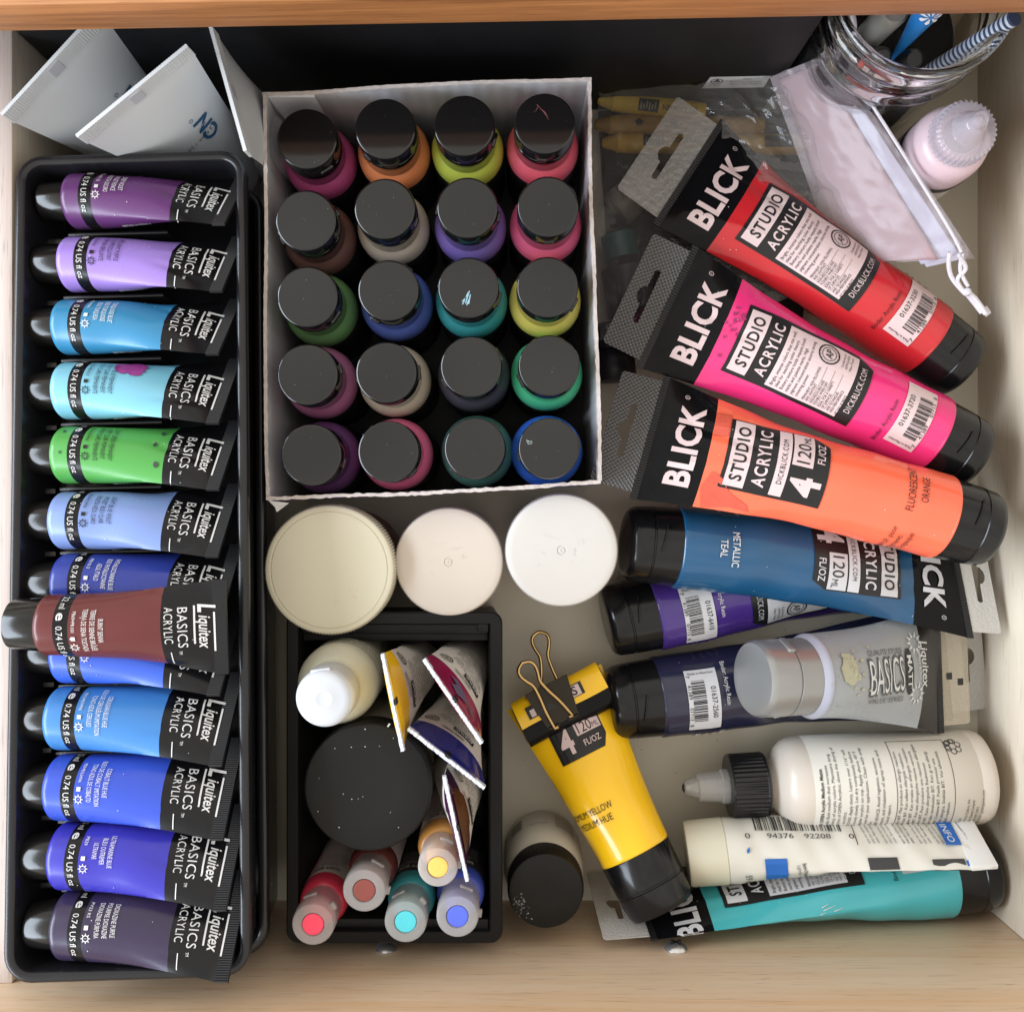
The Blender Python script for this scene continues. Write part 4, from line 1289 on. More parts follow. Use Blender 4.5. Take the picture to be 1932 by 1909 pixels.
tube_gloss = mat('studio_black_print', (0.005, 0.005, 0.006), .12, spec=.16, rvar=.04)
cap_shiny = mat('studio_cap_black', (0.006, 0.006, 0.007), .2, spec=.4, rvar=.06)
G = 'large studio paint tubes piled on the drawer floor'
studio_tube('large red paint tube at the back of the pile, clear hang tab', G, W(1739, 642, 2.7), W(1297, 323, 4.2), 1.95, 8, (204, 34, 42), 0, 'back', tab=tab_clear, tab_kw=dict(length=2.3))
studio_tube('large hot pink paint tube between the red and orange tubes', G, W(1750, 820, 4.2), W(1255, 577, 5.2), 1.95, 1, (236, 44, 120), 1, 'back')
studio_tube('large fluorescent orange paint tube on top of the pile', G, W(1770, 974, 5.9), W(1222, 822, 6.3), 1.93, 17, (255, 106, 72), 2, 'front', extra=('FLUORESCENT', 'ORANGE'), skew=0.05)
studio_tube('large metallic teal blue paint tube under the orange one', G, W(1275, 1032, 4.4), W(1812, 1082, 3.0), 1.93, -14, (18, 78, 120), 3, 'front', white=2, tab=tab_white, extra=('METALLIC', 'TEAL'), skew=-.16, tab_kw=dict(length=1.5))
studio_tube('large violet purple paint tube mostly under the teal tube', G, W(1234, 1152, 2.0), W(1760, 1030, 1.2), 1.95, 14, (66, 40, 128), 4, 'back', white=2, tab=None, capa=-30)
studio_tube('large dark indigo paint tube under the silver capped grey tube', G, W(1241, 1314, 2.0), W(1786, 1243, 0.9), 1.97, 2, (34, 36, 62), 10, 'back', white=2, tab=tab_white)
studio_tube('large turquoise paint tube by the front of the drawer', G, W(1776, 1652, 2.05), W(1204, 1700, 3.0), 1.9, 80, (62, 176, 184), 5, 'back', white=2, tab=tab_white, shade=ink_black, p=1.3, tab_kw=dict(length=2.1))

# ------------------------------------------------------------------ grey matt medium tube with a silver cap
P0, P1 = W(1523, 1275, 4.9), W(1775, 1262, 2.6)
d = P1 - P0
Lg = d.length
grey_b = mat('grey_gel_tube', rgb(146, 150, 153), .26, var=.05, vscale=30)
silver = mat('silver_cap', (0.30, 0.30, 0.295), .34, metal=.6, var=.05)
t = thing('gel_medium_tube', 'grey tube with silver cap lying over the dark indigo tube', 'tube', frame(P0, d, None, -4))
S = tube_surface(1.92, Lg, 1.6)
brown_black = mat('brown_black_print', (0.02, 0.016, 0.015), .2)
tube_body('tube_body', 1.92, Lg, S, [(Lg * .80, 0), (99, 1)], [grey_b, brown_black], t, lambda u, v: .03 * math.sin(v * 1.4) * math.sin(u * 1.2))
cap_mesh('cap', [(.02, 1.66), (.1, 1.74), (1.35, 1.74), (1.38, 1.68), (1.44, 1.68), (1.47, 1.75), (2.55, 1.74), (2.75, 1.70), (2.88, 1.6), (2.92, 1.4), (2.93, .6)], silver, t)
mk('thumb_lip', *bbox(-1.75, -.5, 1.55, -1.38, .5, 1.84, .08), silver, t).rotation_euler = (math.radians(-62), 0, 0)
mk('collar', *lathe([(-.3, 1.75), (-.12, 1.88), (.0, 1.945), (.1, 1.94)], 64, cap0=False, cap1=False, axis='x'), mat('collar_milky', rgb(150, 151, 162), .3), t)
crimp_strip('crimp', 1.92, Lg, S, Lg - .3, Lg + .02, crimp_black, t, .07)
hang_tab(t, 1.92, Lg, film('clear_tab_beige', rgb(196, 184, 162), .6, .2, .2, 500), 1.6, 2.7, False)
for (x, y) in ((Lg + .45, -.35), (Lg + 1.1, -.65)): mk('tab_mark', *bbox(x - .16, y - .16, .036, x + .16, y + .16, .05), ink_black, t)
# lettering runs along the tube: up is +y, right is +x
ink = Ink(lambda u, v, o=0: S(-v, u, o + .04), .3)
gk, gl = 0, 1
e0 = Lg * .80 - .62
ink.text('QUALITE ETUDE', e0 - 2.0, .98, .26, gk, 1, w=2.3)
ink.text('BASICS', e0 - 2.0, -.80, 1.62, gk, 1, w=2.42, bold=.035, rot=2)
ink.text('BASICS', e0 - 2.0, -.76, 1.54, gl, 2, w=2.3, bold=-.006, rot=2)
ink.text('VALUE SERIES', e0 - 2.0, -1.28, .26, gk, 1, w=2.3)
ink.disc(e0 - .45, .1, .31, 1.1, 3, 1, 28)
ink.text('MATT', e0 - .60, .1, .32, gl, 2, w=1.5, rot=-90, bold=.02)
ink.text('Liquitex', e0 + .55, .35, .5, gl, 1, w=2.2, rot=-90, shear=.15, bold=.015)
ink.text('HEAVY BODY', e0 + .28, .35, .16, gl, 1, w=1.4, rot=-90)
rr = random.Random(8)
for (cx, cy) in ((e0 + .12, 1.4), (e0 + .1, -1.0)):
    for k in range(10):
        a = 2 * PI * k / 10
        ink.poly([(cx + .5 * math.cos(a) * 1.2, cy + .5 * math.sin(a) * 1.2), (cx + .3 * math.cos(a + .25), cy + .3 * math.sin(a + .25)), (cx + .3 * math.cos(a - .25), cy + .3 * math.sin(a - .25))], gl, 3)
ink.poly([(1.0 + .75 * math.cos(a) * rr.uniform(.5, 1), .5 + .9 * math.sin(a) * rr.uniform(.5, 1)) for a in [2 * PI * k / 18 for k in range(18)]], 2, 0)
for _ in range(40):
    u, v, s = rr.gauss(1.3, .5), rr.gauss(.4, .7), rr.uniform(.03, .12)
    ink.poly([(u + s * math.cos(q), v + s * rr.uniform(.4, 1) * math.sin(q)) for q in (0, 1, 2, 3, 4, 5.2)], 2, 1)
ink.build('printing', [mat('ink_dark_grey', rgb(78, 80, 82), .4), mat('ink_light_grey', rgb(222, 224, 224), .35), mat('dried_gel', rgb(166, 164, 140), .2), ink_black], t)

# ------------------------------------------------------------------ white bottle of acrylic medium with a twist cap
A, B = W(1460, 1479, 2.28), W(1852, 1463, 2.28)
d = B - A
Lb = d.length
t = thing('medium_bottle', 'white bottle with black ribbed twist cap lying by the drawer side', 'bottle', frame(A, d, None, 0))
Rb = 2.24
bw_m = mat('bottle_white', rgb(226, 220, 208, .95), .38, var=.02)
bb_m = mat('bottle_milk', rgb(222, 212, 200, .95), .3, sss=.1)
v, f = lathe([(-.45, .95), (-.3, 1.0), (.0, 1.35), (.2, 1.75), (.5, 2.05), (.85, 2.19), (1.2, Rb), (Lb - .9, Rb), (Lb - .45, Rb - .03), (Lb - .18, Rb - .14), (Lb - .02, Rb - .4), (Lb, Rb - .7), (Lb - .1, .3)], 72, axis='x')
mk('bottle_body', v, f, bb_m, t, ang=60)
v, f = lathe([(1.35, Rb + .005), (1.36, Rb + .018), (Lb - 1.0, Rb + .018), (Lb - .99, Rb + .005)], 72, cap0=False, cap1=False, axis='x')
mk('wrap_label', v, f, bw_m, t, ang=60)
md = lambda a, h: (.05 if (int(round(a / (2 * PI) * 168)) % 4) < 2 else 0) if .6 < h < 2.15 else 0
cap_mesh('ribbed_cap', [(.42, 1.45), (.5, 1.56), (.58, 1.56), (.62, 1.5), (2.1, 1.47), (2.16, 1.52), (2.22, 1.46), (2.26, .9)], black, t, 168, md)
nozz = film('nozzle_clear', rgb(176, 174, 170), .55, .25)
cap_mesh('twist_nozzle', [(2.25, .82), (2.55, .82), (2.6, .74), (3.7, .66), (3.74, .5), (4.3, .36), (4.36, .3), (4.38, .2)], nozz, t, 40)
mk('nozzle_tip', *lathe([(-4.36, .2), (-4.42, .2), (-4.46, .12)], 20, axis='x'), ink_black, t)
GT = [('GOLDEN OPEN Acrylic Medium Matte', 1), ('100% acrylic fluid medium that increases', 0), ('transparency of acrylic colors. Maintains long', 0), ('working time of OPEN Acrylics; slows the drying of', 0), ('regular acrylics.', 0), ('DIRECTIONS: Apply thinly. Layers over 1/16" will', 0), ('dry extremely slowly. Let dry completely before', 0), ('using regular acrylics on top. Apply above 49°F', 0), ('Always test for your application. Clean with soap', 0), ('and water.', 0), ('SAFE USE ADVICE: Avoid ingestion, excessive', 0), ('skin contact, and inhalation of spray mists and', 0), ('concentrated vapors.', 0)]
GT2 = ['Contains BIT. May produce an allergic reaction.', 'Indeholder BIT. Kan udløse allergisk reaktion.', 'Innehåller BIT. Kan orsaka en allergisk reaktion.', 'Bevat BIT. Kan een allergische reactie veroorz.', 'Contient BIT. Peut produire une réaction allergique', 'Enthält BIT. Kann allergische Reaktionen', 'hervorrufen. Inneholder BIT. Kan gi en allergi', 'reaksjon. Contiene BIT. Puede provocar una', 'reacción alérgica. Sisältää BIT. Voi aiheuttaa', 'allergisen reaktion.']
# reads with its top towards the cap: up = -x, right = +y (up the picture)
def SB(u, v, off=0):
    a = u / Rb
    return Vector((-v * .9, (Rb + .02 + off) * math.sin(a), (Rb + .02 + off) * math.cos(a)))
ink = Ink(SB, .3)
for i, (s, b_) in enumerate(GT):
    ink.text(s, -2.35, -(1.95 + i * .285), .165 if not b_ else .18, 0, 1, 'L', w=.094 * len(s) if not b_ else 3.6, bold=.02 if b_ else 0)
for i, s in enumerate(GT2):
    ink.text(s, -2.25, -(5.95 + i * .275), .155, 0, 1, 'L', w=.09 * len(s))
for (u0, v0, u1, v1) in ((-2.38, -5.72, 2.6, -5.69), (-2.38, -8.7, 2.6, -8.67), (-2.38, -8.7, -2.35, -5.69), (2.57, -8.7, 2.6, -5.69)): ink.rect(u0, v0, u1, v1, 0, 1)
for i, s in enumerate(('Made in USA', 'Golden Artist Colors, Inc.', 'An Employee Owned Company', 'New Berlin, NY 13411', '607-847-6154 / goldenpaints.com')):
    ink.text(s, -2.3, -(9.2 + i * .25), .14, 0, 1, 'L', w=.075 * len(s))
for q in range(9): ink.ring(2.15 + .3 * math.cos(q), -9.1 + .3 * math.sin(q), .12, .16, 0, 1, 12)
ink.build('printing', [mat('ink_soft_black', (0.03, 0.03, 0.03), .5)], t)

# ------------------------------------------------------------------ white tube with blue squares
P0, P1 = W(1368, 1604, 3.3), W(1834, 1566, 4.2)
d = P1 - P0
Lw = d.length
t = thing('white_paint_tube', 'white paint tube with barcode and blue squares resting on turquoise tube', 'paint tube', frame(P0, d, None, -66))
S = tube_surface(1.5, Lw, 1.1)
cream = mat('white_tube_cream', rgb(234, 230, 218), .35, var=.02)
tube_body('tube_body', 1.5, Lw, S, [(99, 0)], [cream], t, lambda u, v: (.05 * math.sin(v * 2.3 + u) * math.sin(u * 1.5) + .03 * math.sin(v * 5 - u * 2)) * min(1, v))
cap_mesh('cap', [(.0, 1.46), (.05, 1.53), (1.7, 1.5), (1.82, 1.45), (1.86, 1.3)], mat('cap_cream', rgb(226, 220, 196, .95), .4), t)
mk('folded_end', *bbox(Lw - .9, -2.3, -.12, Lw + .25, 2.3, .14, .05), mat('folded_white', rgb(232, 230, 226), .45), t)
mk('end_hole', *lathe([(.12, .3), (.16, .3)], 24), ink_black, t).location = ((Lw - .45) * CM, 1.3 * CM, 0)
ink = Ink(lambda u, v, o=0: S(-(v - 1.3), u, o + .05), .25)
ink.barcode(1.4, 1.0, 5.4, 2.0, 0, 1, 34, 77, 'u')
for u, s in ((1.0, '0'), (2.5, '94376'), (4.2, '92208'), (5.75, '0')): ink.text(s, u, .62, .24, 0, 1, w=.24 * len(s))
ink.rect(1.6, -1.5, 2.6, -.3, 1, 1)
ink.rect(6.2, -1.0, 7.5, -.35, 0, 1)
ink.rect(9.0, -1.3, 10.4, -.5, 0, 1)
ink.rect(10.45, -1.3, 11.2, -.6, 1, 1)
ink.rect(9.9, .3, 10.6, 1.8, 1, 1)
ink.text('INFO', 10.05, 1.0, .3, 2, 2, w=1.1, rot=-85)
for i in range(5):
    for j in range(3):
        ink.text(('For best results use with', 'acrylic mediums and clean', 'brushes with soap, water')[j], 6.3 + i * .78 + j * .22, 1.1, .13, 0, 1, w=1.5, rot=-80)
ink.rect(5.9, .3, 5.94, 2.2, 0, 1)
for i in range(3): ink.text('Permanent Non-toxic', 10.9 + i * .28, 1.1, .13, 0, 1, w=1.3, rot=-80)
ink.text('Semi-Opaque', 3.3, -1.0, .17, 0, 1, w=.9, rot=-85, bold=.02)
ink.text('Lightfast I', 3.05, -1.0, .15, 0, 1, w=.7, rot=-85)
ink.text('59 ml', .7, -1.5, .3, 0, 1, w=.8, rot=-85)
ink.poly([(.85, .1), (1.0, .25), (.98, .02), (.86, -.05)], 1, 1)
ink.build('printing', [mat('ink_soft_black', (0.03, 0.03, 0.03), .5), mat('ink_blue', rgb(30, 92, 168), .4), ink_white], t)

# ------------------------------------------------------------------ rolled-up yellow tube and the clip that holds it
P0, P1 = W(1197, 1605, 4.1), W(1046, 1296, 1.9)
d = P1 - P0
Ly = d.length
yel = mat('studio_paint_yellow', rgb(248, 196, 28), .2, var=.03, rvar=.04, coat=.25)
ry = 1.72
tM = frame(P0, d, None, 4)
t = thing('rolled_paint_tube', 'large yellow paint tube rolled up from its end', 'paint tube', tM)
def tube_surface_y(u, v, off=0.0, _S=tube_surface(ry, Ly * 1.02, 1.35, 0, .86, .1)): return _S(u, v, off)
S = tube_surface_y
tube_body('tube_body', ry, Ly, S, [(99, 0)], [yel], t, lambda u, v: .03 * math.sin(v * 1.3 + 1) * math.sin(u))
cap_mesh('flip_cap', [(.02, ry * .97), (.1, ry), (1.5, ry * .97), (1.53, ry * .945), (1.6, ry * .945), (1.64, ry * .965), (2.5, ry * .92), (2.75, ry * .85), (2.85, ry * .6)], cap_shiny, t)
# the rolled end: a thick flattened roll of the tube's own wall lying on top of the fold
hw = 2.28
prof, pm_ = [], []
n = 26
rx, rz = 1.15, .62
ctr = (Ly - .95, .52)
v, f, fm = [], [], []
for k in range(n):
    a = 2 * PI * k / n
    c_, s_ = math.cos(a), math.sin(a)
    prof.append((ctr[0] + rx * math.copysign(abs(c_) ** .7, c_), ctr[1] + rz * math.copysign(abs(s_) ** .8, s_)))
ny = 14
for j in range(ny + 1):
    y = -hw + 2 * hw * j / ny
    for (x, z) in prof: v.append((x + .04 * math.sin(y * 1.3), y, z + .05 * math.sin(y * 2)))
for j in range(ny):
    for k in range(n):
        k2 = (k + 1) % n
        f.append((j * n + k, j * n + k2, (j + 1) * n + k2, (j + 1) * n + k))
        mx_ = (prof[k][0] + prof[k2][0]) / 2
        mz_ = (prof[k][1] + prof[k2][1]) / 2
        fm.append(1 if (mx_ < ctr[0] - .3) else 0)
f.append(tuple(range(n))); fm.append(2)
f.append(tuple(ny * n + k for k in range(n))); fm.append(2)
mk('rolled_end', v, f, [yel, tube_gloss, mat('roll_inside', (0.02, 0.018, 0.012), .5)], t, fm, True, 50)
for (rx_, rz_, rr_) in ((.86, .42, .05), (.5, .2, .05)):
    for sg in (-1, 1):
        pts = [(ctr[0] + rx_ * math.cos(a), sg * (hw + .01), ctr[1] + rz_ * math.sin(a)) for a in [2 * PI * k / 20 for k in range(20)]]
        mk('roll_turn', *wire(pts, rr_, 6, True), mat('roll_grey', (0.09, 0.09, 0.085), .35), t)
ztop = ctr[1] + rz
def SY(u, v, off=0):
    """on the roll for v past its middle, else on the tube"""
    return S(u, v, off + .045)
ink = Ink(SY, .3)
v0 = Ly - 3.55
ink.poly([(-1.35, v0), (.95, v0), (1.3, v0 + .55), (1.3, v0 + 1.95), (-1.35, v0 + 1.95)], 0, 0)
ink.rect(-.05, v0 + .95, 1.22, v0 + 1.62, 1, 1)
ink.text('120', .42, v0 + 1.02, .5, 0, 2, w=.72)
ink.text('ML', .98, v0 + 1.04, .24, 0, 2, w=.34)
ink.text('4', -.66, v0 + .35, 1.1, 1, 1, w=.68, bold=.03)
ink.text('FL/OZ', .52, v0 + .4, .28, 1, 1, w=.85, bold=.01)
ink.text('DICKBLICK', -.05, v0 + 1.68, .24, 1, 1, w=2.4, bold=.02)
ink.text('CADMIUM YELLOW', -1.35, 2.3, .3, 0, 1, w=2.7)
ink.text('MEDIUM HUE', -1.2, 1.8, .3, 0, 1, w=1.95)
ink.build('printing', [ink_black, ink_pink], t)
ink = Ink(lambda u, v, o=0: Vector((v, -u, ctr[1] + rz * (1 - min(1, abs((v - ctr[0]) / rx)) ** 4) ** .5 + .05 + o + .05 * math.sin(-u * 2))), .3)
ink.rect(-1.75, Ly - .95, 1.2, Ly - .35, 0, 0)
ink.rect(-1.6, Ly - .9, -1.35, Ly - .55, 1, 1)
ink.rect(.45, Ly - .92, 1.05, Ly - .4, 1, 1)
ink.text('S', .75, Ly - .85, .4, 0, 2, bold=.02)
ink.build('printing', [ink_black, ink_pink], t)

# binder clip: wedge body of two jaws and a spine, two wire handles
brass = mat('brass_wire', (0.50, 0.34, 0.15), .2, metal=1.0)
clip_m = mat('clip_dark_gold', (0.022, 0.017, 0.010), .25, metal=.5)
cM = tM.copy()
cM.translation = tM @ Vector((Ly - .75, .35, ctr[1]))
# local x towards the fold, y across, z up
ct = thing('binder_clip', 'small brass binder clip gripping the rolled yellow tube', 'clip', cM)
wv = 1.12
def jaw(sg):
    mb = MB()
    a = [(-.95, .72 * wv, sg * .60), (-.95, -.72 * wv, sg * .60), (.92, -wv, sg * .74), (.92, wv, sg * .74)]
    b = [(x, y, z + sg * .045) for x, y, z in a]
    mb.add(a + b, [(0, 1, 2, 3), (7, 6, 5, 4), (0, 4, 5, 1), (1, 5, 6, 2), (2, 6, 7, 3), (3, 7, 4, 0)])
    for s2 in (-1, 1):
        pts = [(-.98, s2 * .2 * wv, sg * .68), (-.98, s2 * .68 * wv, sg * .68)]
        mb.add(*wire(pts, .085, 8))
    return mb
mb = jaw(1)
m2 = jaw(-1)
mb.add(m2.v, m2.f)
mb.add(*bbox(.88, -wv, -.78, .95, wv, .78, .03))
mb.build('clip_body', clip_m, ct)
def handle(sg, ang, yaw=0):
    """wire loop hinged at the jaw lip, thrown back over the jaw"""
    base = [(0, .52), (.9, .42), (1.7, .26), (2.3, .2), (2.7, .34), (3.05, .42), (3.35, .33), (3.52, 0)]
    half = smooth_path([(x, y, 0) for x, y in base], 5)
    pts = [Vector((p.x, -p.y, 0)) for p in half] + [Vector((p.x, p.y, 0)) for p in reversed(half[:-1])]
    R = Matrix.Rotation(math.radians(yaw), 4, 'Z') @ Matrix.Rotation(-math.radians(ang) * sg, 4, 'Y')
    out = [R @ p + Vector((-.98 if sg > 0 else .1, 0, sg * .70)) for p in pts]
    out = [out[0] + Vector((0, .18, 0))] + out + [out[-1] + Vector((0, -.18, 0))]
    return wire(out, .088, 10)
mk('clip_handle', *handle(1, 22, 10), brass, ct)
mk('clip_handle', *handle(-1, -6, -14), brass, ct)
# ------------------------------------------------------------------ crayons and oddments in a clear bag
def noise3(x, y, s=0):
    from mathutils import noise
    return noise.noise(Vector((x, y, s)))
CR = [((1128, 188), (1330, 214), 1.3, (176, 146, 40), 'bright yellow crayon under the clear bag, nearest the black box', 20),
      ((1122, 236), (1440, 240), 1.1, (146, 112, 44), 'brownish yellow crayon between two yellow crayons', 10),
      ((1136, 270), (1532, 274), 1.1, (184, 146, 48), 'yellow crayon reaching under the red tube hang tab', 0)]
for i, (a, b, z, col, lb, rl) in enumerate(CR):
    A, B = W(*a, z), W(*b, z)
    d = B - A
    L = d.length
    t = thing('crayon', lb, 'crayon', frame(A, d, None, rl), 'crayons in the clear bag')
    cm = mat('wax_%d' % i, rgb(*col, 1.1), .5, var=.1, bump=.1, bscale=300)
    v, f = lathe([(0, .18), (.08, .26), (.7, .42), (.75, .48), (L - .1, .48), (L, .4)], 28, axis='x')
    mk('wax', v, f, cm, t)
    v, f = lathe([(1.2, .495), (L - .5, .495)], 28, cap0=False, cap1=False, axis='x')
    mk('paper_wrap', v, f, mat('crayon_paper_%d' % i, rgb(*[c * .95 for c in col], 1.1), .6, var=.05), t)
    ink = Ink(lambda u, v, o=0: Vector((u, (.5 + o) * math.sin(v / .5), (.5 + o) * math.cos(v / .5))), .2)
    if i != 1:
        ink.rect(2.0, -.28, 3.0, .32, 0, 1)
        for k in range(6): ink.rect(2.1 + .14 * k, -.2 + .05 * (k % 3), 2.17 + .14 * k, .2 - .06 * ((k + 1) % 3), 1, 2)
        ink.text('NEOCOLOR', 3.2, -.12, .26, 0, 1, 'L', w=1.75, bold=.01)
        if L > 8: ink.rect(8.0, -.28, 9.4, .32, 0, 1)
    else:
        for k in range(2): ink.poly([(2.0 + 1.7 * k, -.1), (2.3 + 1.7 * k, -.1), (2.3 + 1.7 * k, .05), (2.42 + 1.7 * k, .05), (2.15 + 1.7 * k, .28), (1.88 + 1.7 * k, .05), (2.0 + 1.7 * k, .05)], 0, 1)
    ink.build('printing', [ink_black, mat('crayon_print_grey', rgb(120, 112, 90), .5)], t)
A, B = W(1246, 168, 1.4), W(1250, 232, .6)
t = thing('crayon', 'orange red crayon tip poking up behind the yellow crayons', 'crayon', frame(A, B - A), 'crayons in the clear bag')
v, f = lathe([(0, .2), (.1, .34), (.7, .45), (1.6, .47)], 24, axis='x')
mk('wax', v, f, mat('wax_orange', rgb(190, 84, 36), .5), t)

def lying_bottle(lb, a, b, z, r, col, capcol, cl=1.3, grp=None):
    A, B = W(*a, z), W(*b, z)
    d = B - A
    L = d.length
    t = thing('paint_bottle', lb, 'paint bottle', frame(A, d), grp)
    v, f = lathe([(cl - .1, r * .6), (cl + .1, r * .7), (cl + .5, r), (L - .3, r), (L - .05, r * .9), (L, r * .7)], 36, axis='x')
    mk('bottle_body', v, f, mat('oddment_' + lb[:9].strip().replace(' ', '_'), col, .4), t)
    v, f = lathe([(0, r * .6), (.1, r * .72), (cl, r * .74), (cl + .02, r * .6)], 36, axis='x')
    mk('cap', v, f, mat('oddment_cap_' + lb[:9].strip().replace(' ', '_'), capcol, .35), t)
lying_bottle('dark grey bottle with teal cap lying in the clear bag', (1165, 440), (1195, 590), 1.5, 1.2, (0.02, 0.022, 0.024), rgb(36, 84, 84))
lying_bottle('pale grey bottle lying crumpled in the bag behind red tube', (1240, 330), (1160, 400), 1.4, .95, rgb(110, 104, 92), rgb(140, 134, 120))
lying_bottle('magenta bottle glimpsed through the slot of the hang tab', (1262, 520), (1215, 640), 1.3, 1.0, rgb(120, 10, 86), rgb(20, 20, 24))
lying_bottle('black bottle lying beside the cardboard box under the bag', (1150, 610), (1160, 720), 1.2, 1.1, (0.012, 0.012, 0.014), (0.02, 0.02, 0.022))

case = thing('zip_case', 'flat black case under the crayons and the clear bag', 'case', frame(W(1340, 430, 0)))  # made-up dark slab, added so the floor under the bag looks dark
iv = case.matrix_world.inverted()
q = [iv @ (W(x, y, 0) * CM) / CM for x, y in ((1128, 214), (1560, 212), (1500, 690), (1158, 668))]
mb = MB()
mb.add([(p.x, p.y, .02) for p in q] + [(p.x, p.y, .34) for p in q] + [(p.x * .97, p.y * .97, .42) for p in q], [(3, 2, 1, 0), (8, 9, 10, 11)] + [(a + 4 * k, (a + 1) % 4 + 4 * k, (a + 1) % 4 + 4 * k + 4, a + 4 * k + 4) for k in (0, 1) for a in range(4)])
mb.build('case_body', mat('black_fabric', (0.014, 0.014, 0.015), .7, bump=.5, bscale=900), case)

def sheet(name, quad, n, m, disp, material, parent, inv, thick=0.0, smooth=True):
    a, b, c, d = [W(*q) for q in quad]
    v, f = [], []
    for i in range(n + 1):
        for j in range(m + 1):
            s, t_ = i / n, j / m
            p = a * (1 - s) * (1 - t_) + b * s * (1 - t_) + c * s * t_ + d * (1 - s) * t_
            p = p + disp(s, t_)
            v.append(tuple(inv @ p))
    for i in range(n):
        for j in range(m):
            q = i * (m + 1) + j
            f.append((q, q + 1, q + m + 2, q + m + 1))
    o = mk(name, v, f, material, parent, None, smooth, 80)
    if thick:
        md_ = o.modifiers.new('thickness', 'SOLIDIFY')
        md_.thickness = thick * CM
        md_.offset = 0
    return o
bag_m = film('clear_bag', rgb(160, 156, 152), .82, .07, .5, 90, 1.0)
bM = frame(W(1300, 350, 0))
bt = thing('plastic_bag', 'crumpled clear plastic bag over the crayons at the back', 'bag', bM)
def bagd(s, t):
    r = 0.0
    for k, (fq, am) in enumerate(((3.1, .5), (7.3, .32), (15.0, .16))):
        r += 1.25 * am * (1 - 2 * abs(noise3(s * fq + k * 7, t * fq * .8 + 3 * k, k * 1.7)))
    e = min(1, 6 * min(s, 1 - s, t, 1 - t) + .15)
    return Vector((.3 * noise3(s * 9, t * 9, 3) + random.uniform(-.1, .1), .3 * noise3(s * 9, t * 9, 9) + random.uniform(-.1, .1), .75 * r * e + .5 * (1 - t) * 0))
sheet('bag_film', [(1124, 172, 2.1), (1520, 140, 4.4), (1700, 520, 3.6), (1130, 640, 2.6)], 44, 44, bagd, bag_m, bt, bM.inverted(), 0.0, False)

# ------------------------------------------------------------------ drawstring pouch with papers
pM = frame(W(1640, 320, 0))
pt = thing('drawstring_pouch', 'pale pink translucent pouch with white drawstring beside the glass jar', 'pouch', pM)
inv = pM.inverted()
QA, QB, QC, QD = (1452, 146, 4.4), (1568, 99, 6.9), (1827, 481, 6.4), (1580, 500, 2.9)
def pd(s, t): 
    return Vector((0, 0, .35 * math.sin(PI * s) * math.sin(PI * t) + .07 * noise3(s * 6, t * 9, 4) + .03 * noise3(s * 19, t * 23, 1)))
pink_film = film('pouch_film', rgb(184, 168, 174), .72, .22, .10, 120, .7)
sheet('pouch_front', [QA, QB, QC, QD], 30, 60, lambda s, t: pd(s, t), pink_film, pt, inv)
def sh(q, dz): return (q[0], q[1], q[2] + dz)
back = [sh(QA, -.5), (1582, 97, 6.5), (1840, 488, 6.0), sh(QD, -.5)]
sheet('pouch_back', back, 20, 40, lambda s, t: Vector((0, 0, -.2 * math.sin(PI * s) * math.sin(PI * t))), pink_film, pt, inv)
PP = [([(1470, 152, 4.3), (1545, 120, 6.0), (1770, 490, 5.6), (1596, 494, 3.0)], (158, 132, 134), 'pinkish paper sheet inside the translucent pouch', 0),
      ([(1524, 136, 5.2), (1572, 118, 6.55), (1812, 478, 6.1), (1740, 498, 4.9)], (192, 192, 210), 'white paper sheet along the right edge of the pouch', 1),
      ([(1540, 122, 5.2), (1583, 110, 6.3), (1822, 486, 5.9), (1752, 502, 4.7)], (200, 198, 214), 'white paper lowest of the sheets in the pouch', 2)]
for q, col, lb, k in PP:
    t = thing('paper_sheet', lb, 'paper', pM, 'paper sheets in the pouch')
    sheet('sheet', q, 16, 40, lambda s, t_, k=k: Vector((0, 0, .22 * math.sin(PI * s) * math.sin(PI * t_) - .12 * k + .05 * noise3(s * 4 + k, t_ * 5, k))), mat('pouch_paper_%d' % k, rgb(*col), .65, var=.03), t, inv, .03)
cord = mat('white_cord', rgb(232, 226, 234), .8, bump=.6, bscale=1500)
def cordline(pts, r):
    return wire([inv @ p for p in smooth_path([W(*q) for q in pts], 6)], r, 8)
mb = MB()
mb.add(*cordline([(1606, 20, 8.6), (1612, 48, 8.4), (1606, 78, 8.0), (1588, 98, 7.5), (1566, 104, 7.2)], .11))
mb.add(*cordline([(1598, 24, 8.5), (1604, 52, 8.3), (1600, 80, 7.9), (1584, 95, 7.5)], .10))
mb.add(*cordline([(1572, 100, 7.25), (1600, 130, 7.2), (1640, 190, 7.1), (1720, 316, 6.9), (1790, 430, 6.7), (1814, 476, 6.6)], .07))
mb.add(*cordline([(1582, 98, 7.25), (1616, 140, 7.2), (1650, 192, 7.1)], .08))
mb.add(*cordline([(1792, 476, 6.6), (1790, 500, 6.2), (1796, 524, 5.9), (1815, 548, 5.8), (1826, 556, 5.8)], .10))
mb.add(*cordline([(1808, 480, 6.6), (1822, 506, 6.2), (1806, 528, 5.9), (1818, 550, 5.8)], .10))
mb.add(*cordline([(1816, 478, 6.6), (1812, 510, 6.1), (1826, 540, 5.8)], .09))
mb.add(*cordline([(1822, 548, 5.8), (1836, 560, 5.7), (1846, 572, 5.6), (1860, 592, 5.5)], .12))
mb.add(*cordline([(1822, 552, 5.7), (1838, 572, 5.5), (1852, 590, 5.4)], .10))
